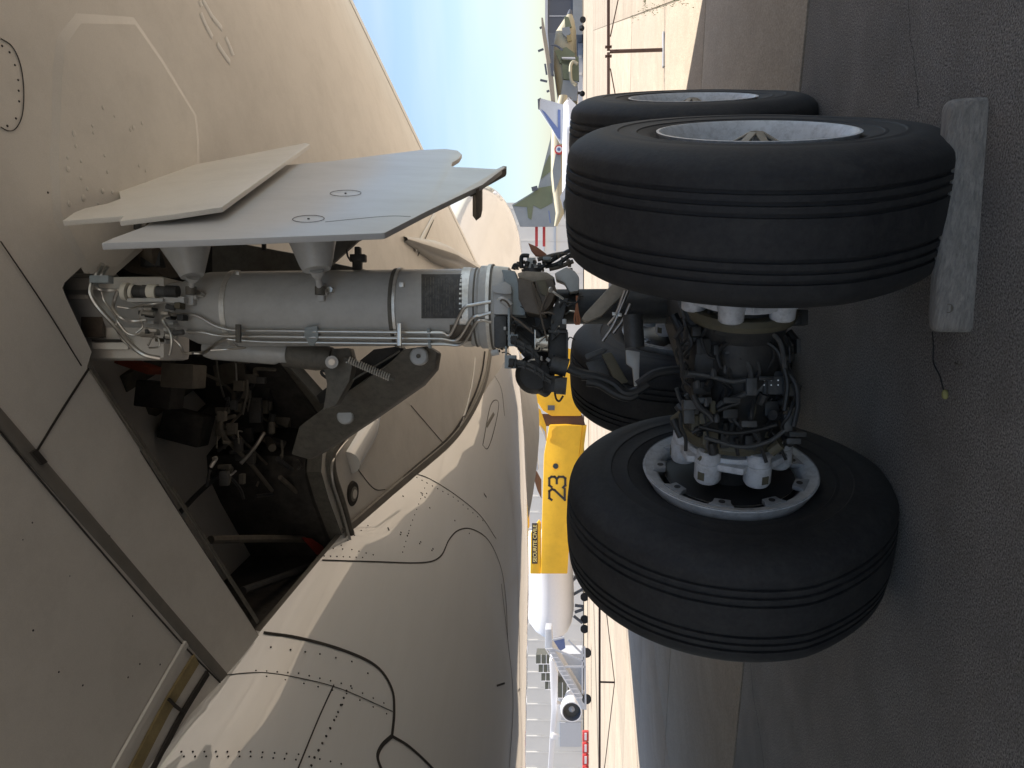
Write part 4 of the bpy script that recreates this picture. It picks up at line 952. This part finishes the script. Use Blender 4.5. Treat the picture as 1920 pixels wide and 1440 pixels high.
wheel_labels = [((+1, -1), 'near outboard wheel with grooved tyre and white rim'), ((-1, -1), 'near inboard wheel showing its brake side'), ((+1, +1), 'far outboard wheel, partly hidden'), ((-1, +1), 'far inboard wheel in shadow behind the near one')]
for i, ((sx, sy), lb) in enumerate(wheel_labels):
    if i == 0: wo_, sb = w0, subs0
    else:
        wo_ = w0.copy(); COL.objects.link(wo_); sb = []
        for q in subs0:
            c = q.copy(); COL.objects.link(c); sb.append(c)
    wo_.parent = air; wo_.location = Vector((BX + sx * WS / 2, BY + sy * WB / 2, HA)) - air.location
    rx = [0.0, .1, 1.1, 2.0][i] * 0
    wo_.rotation_euler = (0, 0, 0 if sx > 0 else math.pi); wo_['label'] = lb
    for q in sb: q.parent = wo_

# ------------------------------------------------------------------ chock
cl = ground_at(1824, 624); cr = ground_at(1856, 180)
dx = (cr - cl); ln = dx.length; ex = dx.normalized(); ey = Vector((-ex.y, ex.x, 0))
sec_ = [(0, .0), (.002, .05), (.024, .098), (.038, .110), (.085, .110), (.118, .07), (.122, 0)]
chock = thing('wheel_chock', 'weathered grey wooden chock wedged against the near outboard tyre', 'chock', cl + dx / 2)
rows = []
for t, k in [(0, .70), (.008, .84), (.022, .94), (.05, 1), (.25, 1), (.5, .995), (.75, 1), (.95, 1), (.978, .94), (.992, .83), (1, .68)]:
    rows.append([cl + ex * (ln * t) + ey * (.061 + (a - .061) * k) + E_Z * (b * (.5 + .5 * k) if b else 0.001) for a, b in sec_])
mb = MB().grid(rows, close=True); mb.add(rows[0], [tuple(range(7))]); mb.add(rows[-1], [tuple(range(7))])
mb.build('timber', 'wood', chock, angle=50)
p = cl + ex * (ln * .075) + ey * .012 + E_Z * .066
nn = (-ey * .6 + E_Z * .5).normalized()
p = onplane(1779, 578, cl + ey * .018 + E_Z * .073, (-ey * .045 + E_Z * .032).normalized())
nn = (-ey * .045 + E_Z * .032).normalized()
MB().lathe(p - nn * .01, p + nn * .004, [(0, .0135), (1, .012)], 14).build('plug', 'olive', chock)
MB().lathe(p - nn * .01, p + nn * .006, [(0, .0155), (1, .0155), (1, .0125), (0, .0125)], 14, caps=False).build('plug_ring', 'bronze', chock)
q = cl + ex * (ln * .82) + ey * .09 + E_Z * .0985
MB().prism([onplane(x, y, cl + E_Z * .099, E_Z) for x, y in [(1766, 270), (1776, 266), (1774, 290), (1768, 318), (1762, 300)]], (0, 0, .002)).build('lichen_patch', 'lichen', chock)
cord = [ground_at(x, y, .004) for x, y in [(1748, 622), (1750, 650), (1750, 680), (1762, 705), (1768, 728), (1772, 738)]]
cd_ = MB().tube(cord, .0025, n=6).build('chock_cord', 'grime', chock)
kp = ground_at(1772, 740, .008)
st_ = MB().lathe(kp - E_R * .016, kp + E_R * .018, [(0, .004), (.2, .011), (.6, .012), (.9, .008), (1, .003)], 9).build('pebble', 'lichen', None)
tag(st_, 'small pale green pebble on the pavement beyond the chock', 'pebble')
tw = ground_at(1803, 683, .003); o = MB().tube([tw, tw + E_F * .03, tw + E_F * .05 + E_R * .006], .003, n=5).build('twig', 'bronze', None); tag(o, 'tiny brown twig on the pavement left of the chock', 'twig')

# ------------------------------------------------------------------ barriers
def barrier(name, label, segs, F, zt, legs, kings, cat='barrier'):
    base = Q(1140, legs[0] if legs else kings[0], F); base.z = 0
    t = thing(name, label, cat, base, 'trussed brown barriers at the edge of the display area')
    def P(y, z): p = Q(1100, y, F); p.z = z; return p
    for a, b in segs: MB().bar(P(a, zt), P(b, zt), .045, .045, E_Z).build('top_rail', 'rust_brown', t, bevel=.006)
    for y in legs:
        MB().bar(P(y, zt - .02), P(y, .03), .045, .045).build('post', 'rust_brown', t, bevel=.005)
        c = P(y, .018); MB().box(c, E_R * .26, E_F * .05, E_Z * .014).build('foot_plate', 'light_grey', t, bevel=.008)
        for s in (-1, 1):
            MB().box(P(y, zt) + E_R * .07 * s, E_R * .008, E_F * .04, E_Z * .05).build('rail_clamp', 'rust_brown', t, bevel=.003)
    for y0, y1, yk, dz in kings:
        MB().tube([P(y0, zt - .03), P(yk, zt - dz), P(y1, zt - .03)], .009, n=6, sub=1).build('truss_rod', 'rust_brown', t)
        MB().bar(P(yk, zt), P(yk, zt - dz), .03, .03).build('king_post', 'rust_brown', t)
    return t
b1 = Q(1100, 98, 12.5)
barrier('barrier', 'brown trussed barrier with a post on a pale foot plate, in the sun', [(-260, 96), (100, 520)], 12.5, .835, [98], [(70, -250, -90, .3), (130, 500, 315, .3)])
barrier('barrier', 'brown trussed barrier rail with thin V-shaped rods beyond the inboard wheel', [(840, 1052), (1058, 1498)], 17.3, .835, [1055], [(1062, 1494, 1278, .31)])

# ------------------------------------------------------------------ background aircraft
def uloft(name, secs, F, m, parent, n=20, fy=1.0):
    """body of revolution lying across the view: (y pixel, x pixel of axis, half-height in pixels)"""
    rows = []
    for y, x, r in secs:
        c = Q(x, y, F); k = F / FPX * r
        rows.append([c + E_Z * k * math.sin(t * 2 * math.pi / n) + E_F * k * fy * math.cos(t * 2 * math.pi / n) for t in range(n)])
    mb = MB().grid(rows, close=True); mb.add(rows[0], [tuple(range(n))]); mb.add(rows[-1], [tuple(range(n))])
    return mb.build(name, m, parent, angle=50)
def plate(px, F, th, name, m, parent, bevel=0.0):
    return MB().prism([Q(x, y, F) for x, y in px], E_F * th).build(name, m, parent, bevel=bevel)
def gbase(y, F): p = Q(1100, y, F); p.z = 0; return p
def wheel_at(x, y, F, r, parent, name='wheel'):
    c = Q(x, y, F); return MB().cyl(c, c + E_F * .3, r, n=16).build(name, 'rubber', parent)
# camouflaged twin-tone aircraft with a high drooping wing
F = 112
t = thing('camouflage_aircraft', 'green and sand camouflaged aircraft with dark nose and drooping high wing', 'aircraft', gbase(110, F))
body = uloft('fuselage', [(28, 1068, 5), (40, 1066, 11), (60, 1061, 19), (90, 1059, 22), (130, 1060, 22), (175, 1064, 20), (230, 1066, 14)], F, 'camo_sand', t)
uloft('nose_cone', [(17, 1069, .8), (20, 1069, 3), (28, 1068, 5.6)], F, 'hangar_dark', t)
for px in [[(1040, 95), (1062, 88), (1078, 100), (1075, 125), (1050, 118)], [(1052, 108), (1085, 106), (1086, 152), (1056, 148)], [(1058, 30), (1066, 32), (1072, 50), (1060, 52)]]:
    plate(px, F - 2.0, .4, 'camouflage_patch', 'camo_green', body)
plate([(1056, 150), (1084, 152), (1082, 188), (1050, 186)], F - 1.9, .4, 'camouflage_patch', 'camo_grey', body)
plate([(1054, 52), (1068, 50), (1070, 62), (1062, 70), (1054, 62)], F - 2.1, .3, 'crest', 'camo_grey', body)
plate([(1062, 66), (1070, 66), (1072, 76), (1064, 78)], F - 2.1, .3, 'crest', 'zinc_yellow', body)
plate([(1053, 107), (1078, 107), (1079, 110), (1054, 109)], F - 2.4, .4, 'door_edge', 'jet_white', body)
wg = plate([(1015, 33), (1018, 33), (1023, 60), (1030, 100), (1038, 150), (1041, 188), (1033, 188), (1024, 110), (1016, 60)], F - 3, 3, 'wing', 'tan_plate', t)
plate([(1031, 118), (1036, 120), (1039, 142), (1034, 140)], F - 3.3, .4, 'engine_intake', 'hangar_dark', wg)
MB().tube([Q(x, y, F - 3) for x, y in [(1080, 160), (1071, 150), (1070, 125), (1075, 116), (1083, 120)]], .22, n=8).build('float_strut', 'camo_sand', t)
MB().tube([Q(x, y, F - 3) for x, y in [(1034, 84), (1044, 86), (1055, 94)]], .15, n=6).build('pitot_mast', 'hangar_dark', t)
for a, b in [((1012, 53), (1016, 51)), ((1009, 96), (1019, 92)), ((1013, 150), (1026, 153)), ((1025, 172), (1030, 170)), ((1022, 120), (1025, 140))]:
    MB().bar(Q(*a, F), Q(*b, F), .25, .2).build('aerial', 'hangar_dark', wg)
for x, y, r in [(1091, 52, .35), (1093, 36, .4), (1092, 175, .35)]: wheel_at(x, y, F, r, t)
MB().bar(Q(1086, 52, F), Q(1091, 52, F), .3, .3).build('undercarriage_leg', 'hangar_dark', t)
MB().bar(Q(1082, 174, F), Q(1092, 175, F), .3, .3).build('undercarriage_leg', 'hangar_dark', t)
# white jet with a swept blue-edged fin
F = 95
t = thing('white_jet', 'white jet with a swept pale fin edged in blue, behind the outboard tyres', 'aircraft', gbase(280, F))
body = uloft('fuselage', [(188, 1066, 4), (194, 1064, 7), (230, 1064, 8.5), (300, 1064, 9.5), (360, 1063, 9), (395, 1067, 5), (418, 1072, 1.5)], F, 'jet_white', t)
fin = plate([(1060, 197), (1013, 184), (1009, 188), (1010, 204), (1034, 240), (1050, 268), (1060, 268)], F, .35, 'tail_fin', 'light_grey', t)
plate([(1015, 205), (1022, 210), (1046, 240), (1046, 205), (1051, 206), (1051, 262), (1046, 258)], F - .08, .06, 'fin_stripe', 'blue_paint', fin)
plate([(1008, 186), (1014, 183), (1012, 188), (1011, 206), (1009, 204)], F - .09, .06, 'fin_edge', 'hangar_dark', fin)
plate([(1066, 182), (1080, 196), (1078, 230), (1068, 225)], F - 3, 3, 'tailplane', 'jet_white', t)
plate([(1050, 368), (1060, 350), (1064, 372), (1056, 392)], F - 1, .2, 'intake_shadow', 'light_grey', t)
plate([(1056, 380), (1064, 362), (1066, 366), (1060, 388), (1058, 412)], F - 1.1, .2, 'canopy', 'glass_dark', t)
uloft('jet_pipe', [(184, 1067, 4), (190, 1066, 4.6)], F, 'bronze', t)
wheel_at(1092, 300, F, .4, t); MB().bar(Q(1072, 300, F), Q(1092, 300, F), .3, .3).build('undercarriage_leg', 'light_grey', t)
# delta-winged camouflaged jet with roundel
F = 104
t = thing('delta_jet', 'delta fighter in grey and green camouflage with a red, white and blue roundel', 'aircraft', gbase(330, F))
body = uloft('fuselage', [(180, 1056, 8), (240, 1044, 10), (280, 1046, 13), (330, 1046, 13), (360, 1047, 11), (400, 1050, 8), (424, 1042, 3)], F, 'camo_sand', t)
fin = plate([(1034, 240), (1032, 260), (1022, 300), (1009, 352), (996, 362), (960, 384), (975, 424), (1040, 424), (1046, 400), (1046, 300)], F + .5, .5, 'delta_fin', 'camo_grey', t)
for px in [[(1030, 290), (1040, 300), (1036, 318), (1014, 336), (1020, 312)], [(1034, 348), (1036, 380), (1014, 392), (1000, 385), (996, 412), (990, 408), (988, 388), (962, 386), (996, 364), (1012, 352)]]:
    plate(px, F + .42, .08, 'camouflage_patch', 'camo_green', fin)
plate([(1046, 268), (1052, 276), (1052, 330), (1040, 362), (1036, 320)], F - 1.0, .1, 'camouflage_patch', 'camo_grey', body)
rc = Q(1048, 280, F - 1.45)
for r, m, o_ in [(.56, 'roundel_red', 0), (.40, 'jet_white', .03), (.21, 'blue_paint', .06)]:
    MB().cyl(rc - E_F * o_, rc - E_F * (o_ - .5), r, n=24).build('roundel', m, body)
plate([(1028, 395), (1030, 395), (1033, 418), (1031, 418)], F - 1, .1, 'panel_edge', 'blue_paint', fin)
MB().bar(Q(997, 355, F), Q(1008, 352, F), .5, .3).build('fin_fairing', 'hangar_dark', fin)
for x in (1006, 1020): MB().bar(Q(x, 424, F + 2), Q(x, 462, F + 2), .35, .35).build('support_leg', 'roundel_red', t)
# yellow fire-fighting aircraft
F = 90
t = thing('yellow_fire_aircraft', 'bright yellow fire-fighting aircraft numbered 23 with a black lettered panel', 'aircraft', gbase(900, F))
hull = plate([(1014, 1076), (1064, 1076), (1066, 1040), (1078, 930), (1092, 798), (1060, 796), (1030, 797), (1020, 852), (1016, 980)], F, 2.4, 'hull', 'yellow_paint', t, bevel=.12)
plate([(1066, 1034), (1070, 1034), (1083, 930), (1100, 798), (1092, 798), (1078, 930)], F + .3, 2.0, 'hull_chine', 'yellow_paint', hull)
plate([(994, 1076), (1014, 1076), (1014, 982), (1010, 976), (995, 1000)], F + .2, .9, 'tail_root', 'yellow_paint', t, bevel=.06)
plate([(994, 640), (1020, 640), (1090, 660), (1090, 780), (1034, 780), (1018, 770), (1006, 752), (996, 728)], F + .5, 3, 'nose_section', 'yellow_paint', t, bevel=.12)
plate([(1003, 762), (1013, 768), (1024, 800), (1025, 828), (1020, 815), (1010, 795)], F - .6, .5, 'engine_fairing', 'yellow_paint', t, bevel=.05)
plate([(1012, 796), (1022, 810), (1024, 828), (1020, 815)], F - .7, .4, 'fairing_stripe', 'light_grey', t)
plate([(1027, 760), (1040, 760), (1040, 769), (1027, 769)], F + .35, .3, 'vent', 'hangar_dark', hull)
plate([(1014, 776), (1092, 778), (1098, 799), (1018, 799)], F + 1.2, .3, 'hull_gap', 'rust_brown', hull)
plate([(982, 700), (990, 702), (1000, 770), (1010, 880), (1006, 884), (994, 845), (986, 770)], F - 1.2, .5, 'wing_float', 'light_grey', t, bevel=.08)
plate([(991, 850), (1000, 872), (1015, 900), (1015, 935), (1008, 920), (998, 888)], F + 2, .3, 'float_strut', 'rust_brown', t)
for x in (981, 984): plate([(x, 690), (x + 3, 690), (x + 8, 990), (x + 5, 990)], F + 3, 1.2, 'wing_edge', 'yellow_paint', t)
c = Q(1042, 874, F - .05); MB().lathe(c - E_F * .05, c + E_F * .3, [(0, .30), (1, .30)], 20).build('porthole', 'glass_dark', hull); MB().lathe(c - E_F * .02, c + E_F * .3, [(0, .42), (1, .42), (1, .3), (0, .3)], 20, caps=False).build('porthole_ring', 'yellow_paint', hull)
def stroke(name, pts, F, w, m, parent):
    for (a, b) in zip(pts[:-1], pts[1:]):
        p0, p1 = Q(*a, F), Q(*b, F); d = (p1 - p0).normalized() * w / 2
        MB().bar(p0 - d, p1 + d, .06, w, E_F).build(name, m, parent)
stroke('numeral', [(1034, 937), (1030, 934), (1030, 921), (1035, 917), (1040, 919), (1059, 937), (1059, 917)], F - .05, .24, 'black_paint', hull)
stroke('numeral', [(1034, 913), (1030, 910), (1030, 897), (1034, 894), (1040, 894), (1044, 898), (1044, 906)], F - .05, .24, 'black_paint', hull)
stroke('numeral', [(1044, 898), (1048, 894), (1056, 894), (1060, 897), (1060, 910), (1056, 914)], F - .05, .24, 'black_paint', hull)
pl = plate([(997.5, 1057), (1008, 1057), (1008, 981), (997.5, 981)], F + .12, .06, 'name_panel', 'black_paint', t)
def lettering(txt, p, h, width, m, parent):
    cu = bpy.data.curves.new('lettering', 'FONT'); cu.body = txt; cu.size = 1; cu.extrude = .01; cu.offset = .018
    o = bpy.data.objects.new('lettering_tmp', cu); COL.objects.link(o)
    dg = bpy.context.evaluated_depsgraph_get(); me = bpy.data.meshes.new_from_object(o.evaluated_get(dg)); bpy.data.objects.remove(o)
    xs_ = [v.co.x for v in me.vertices]; ys_ = [v.co.y for v in me.vertices]; sx = width / (max(xs_) - min(xs_)); sy = h / (max(ys_) - min(ys_)); x0, y0 = min(xs_), min(ys_)
    mb = MB().add([p + E_R * (v.co.x - x0) * sx + E_Z * (v.co.y - y0) * sy - E_F * v.co.z for v in me.vertices], [tuple(f.vertices) for f in me.polygons])
    bpy.data.meshes.remove(me); return mb.build('lettering', m, parent, smooth=False)
lettering('SECURITE CIVILE', Q(1006.3, 1054, F + .08), .40, (Q(1006, 1054, F) - Q(1006, 984, F)).length, 'letter_yellow', pl)

# white bulbous aircraft nose on props
F = 101
t = thing('white_bulbous_aircraft', 'big rounded white aircraft nose on dark props, left of the yellow aircraft', 'aircraft', gbase(1130, F))
body = uloft('fuselage', [(1000, 1026, 44), (1060, 1028, 46), (1100, 1030, 46), (1140, 1031, 45), (1165, 1032, 40), (1182, 1034, 30), (1192, 1036, 18), (1196, 1037, 5)], F, 'jet_white', t, n=32)
plate([(1034, 1192), (1058, 1196), (1060, 1215), (1052, 1220), (1036, 1212)], F - .2, .3, 'blue_fairing', 'blue_paint', body)
plate([(1025, 1138), (1026, 1138), (1026, 1146), (1025, 1146)], F - 2.6, .1, 'door_mark', 'hangar_dark', body)
for a, b in [((1074, 1115), (1092, 1105)), ((1078, 1135), (1094, 1137)), ((1078, 1148), (1094, 1142)), ((1076, 1155), (1092, 1168)), ((1072, 1090), (1088, 1075))]:
    MB().bar(Q(*a, F), Q(*b, F), .3, .3).build('prop', 'hangar_dark', t)
for x, y in [(1096, 1120), (1096, 1162), (1096, 1180)]: wheel_at(x, y, F, .5, t)
for a, b in [((1068, 1070), (1072, 1110)), ((1090, 1070), (1092, 1110)), ((1068, 1080), (1090, 1080)), ((1066, 1072), (1090, 1092))]:
    MB().bar(Q(*a, F + 2), Q(*b, F + 2), .15, .15).build('frame_bar', 'light_grey', t)
# mobile stairs
F = 76
t = thing('boarding_stairs', 'pale grey mobile boarding stairs sloping down beside the white aircraft', 'stairs', gbase(1260, F))
plate([(1022, 1180), (1034, 1180), (1036, 1212), (1100, 1318), (1100, 1332), (1090, 1330), (1030, 1222), (1022, 1215)], F, 2, 'ramp', 'light_grey', t, bevel=.05)
for a, b in [((1034, 1215), (1096, 1240)), ((1060, 1250), (1098, 1250)), ((1096, 1212), (1098, 1320)), ((1092, 1215), (1092, 1300)), ((1066, 1200), (1096, 1230)), ((1036, 1200), (1058, 1195))]:
    MB().bar(Q(*a, F), Q(*b, F), .16, .16).build('brace', 'light_grey', t)
for y in (1225, 1312): wheel_at(1100, y, F, .42, t)
for i in range(12):
    a = (1036 + i * 5.0, 1216 + i * 8.4); MB().bar(Q(a[0], a[1], F - .2), Q(a[0] - 12, a[1], F - .2), .06, .06).build('baluster', 'jet_white', t)
MB().bar(Q(1023, 1216, F - .2), Q(1080, 1310, F - .2), .08, .08).build('handrail', 'jet_white', t)
# white airliner wing and engine at the far left
F = 98
t = thing('white_airliner', 'distant white aircraft with long thin wing and round engine intake', 'aircraft', gbase(1340, F))
plate([(1030, 1240), (1036, 1236), (1046, 1262), (1044, 1330), (1036, 1445), (1028, 1500), (1024, 1500), (1034, 1330)], F, 2.5, 'wing', 'jet_white', t, bevel=.05)
plate([(1040, 1318), (1052, 1322), (1052, 1350), (1042, 1352)], F + .5, 1.0, 'engine_pylon', 'jet_white', t)
plate([(1036, 1376), (1048, 1380), (1044, 1388), (1034, 1386)], F - .5, .6, 'flap_fairing', 'jet_white', t, bevel=.05)
e0 = Q(1072, 1335, F - 2)
MB().lathe(e0, e0 + E_F * 5, [(0, 1.05), (.0, 1.18), (.06, 1.26), (.3, 1.3), (1, .8)], 36, caps=False).build('nacelle', 'jet_white', t)
MB().lathe(e0 + E_F * .02, e0 + E_F * .9, [(0, 1.06), (1, .9)], 36, caps=False).build('intake_lip', 'hangar_dark', t)
MB().cyl(e0 + E_F * .8, e0 + E_F * 1.0, .92, n=32).build('fan', 'grime_grey', t)
MB().lathe(e0 + E_F * .45, e0 + E_F * .8, [(0, .02), (1, .36)], 20).build('spinner', 'light_grey', t)
wheel_at(1096, 1310, F, .5, t)
# red and white plastic barriers
for i in range(4):
    y0 = 1372 + i * 22
    o = thing('plastic_barrier', ['red plastic barrier nearest the white stairs', 'second red plastic barrier from the stairs', 'third red plastic barrier from the stairs', 'red plastic barrier at the picture edge'][i], 'barrier', gbase(y0 + 9, 88), 'red plastic barriers by the white hangar')
    MB().ibox(1092, 1104, y0, y0 + 19, 88, .5).build('shell', 'roundel_red', o, bevel=.08)
    MB().ibox(1096, 1100, y0 + 3, y0 + 16, 87.9, .1).build('white_panel', 'jet_white', o)

# ------------------------------------------------------------------ background buildings
F = 150
t = thing('white_hangar', 'long white hangar with ribbed metal wall at the left', 'building', gbase(1250, F))
hw = MB().ibox(950, 1093.5, 380, 1700, F, 20).build('wall', 'hangar_white', t)
for i in range(44):
    y = 390 + i * 30; MB().ibox(950, 1093, y, y + 2.0, F - .15, .15).build('rib', 'hangar_white', hw)
for y0, y1 in [(1300, 1350), (1355, 1400)]: MB().ibox(1050, 1090, y0, y1, F - .3, .3).build('door', 'light_grey', hw)
MB().ibox(1041, 1043, 380, 470, F - .3, .3).build('ledge', 'light_grey', hw)
MB().ibox(1020, 1021, 380, 470, F - .3, .3).build('ledge', 'light_grey', hw)
F = 120
t = thing('glazed_terminal', 'curved glazed building front between the stairs and the hangar', 'building', gbase(1260, F))
for j, (x0, x1, ya, yb) in enumerate([(1005, 1034, 1228, 1246), (1010, 1036, 1246, 1262), (1015, 1040, 1262, 1278), (1022, 1044, 1278, 1294), (1046, 1072, 1280, 1310)]):
    w_ = MB().ibox(x0, x1, ya, yb, F + j * .1, 3).build('window', 'glass_tint', t)
    for k in range(1, 3): MB().ibox(x0 + (x1 - x0) * k / 3 - .6, x0 + (x1 - x0) * k / 3 + .6, ya, yb, F + j * .1 - .1, .1).build('mullion', 'jet_white', w_)
    MB().ibox(x0, x1, yb - 1.2, yb, F + j * .1 - .2, .1).build('mullion', 'jet_white', w_)
MB().ibox(1040, 1092, 1226, 1290, F + 3, 4).build('wall', 'light_grey', t)
F = 165
t = thing('dark_hangar', 'dark blue-grey hangar at the far right with railings', 'building', gbase(0, F))
dw = MB().ibox(1024, 1092, -420, 62, F, 20).build('wall', 'hangar_dark', t)
MB().ibox(1022, 1027, -420, 64, F - .5, 22).build('roof_edge', 'light_grey', dw)
for i in range(14): MB().ibox(1030, 1072, -400 + i * 33, -398.5 + i * 33, F - .2, .2).build('rib', 'light_grey', dw)
MB().ibox(1074, 1092, -420, 64, F - .5, .4).build('plinth', 'camo_grey', dw)
F = 170
t = thing('low_store', 'low pale wall with dark carts along the far edge of the apron', 'wall', gbase(100, F))
MB().ibox(1084, 1092.5, 64, 380, F, 5).build('wall', 'light_grey', t)
for i in range(9): MB().ibox(1085, 1091, 70 + i * 33, 74 + i * 33, F - .3, .3).build('pier', 'hangar_white', t)
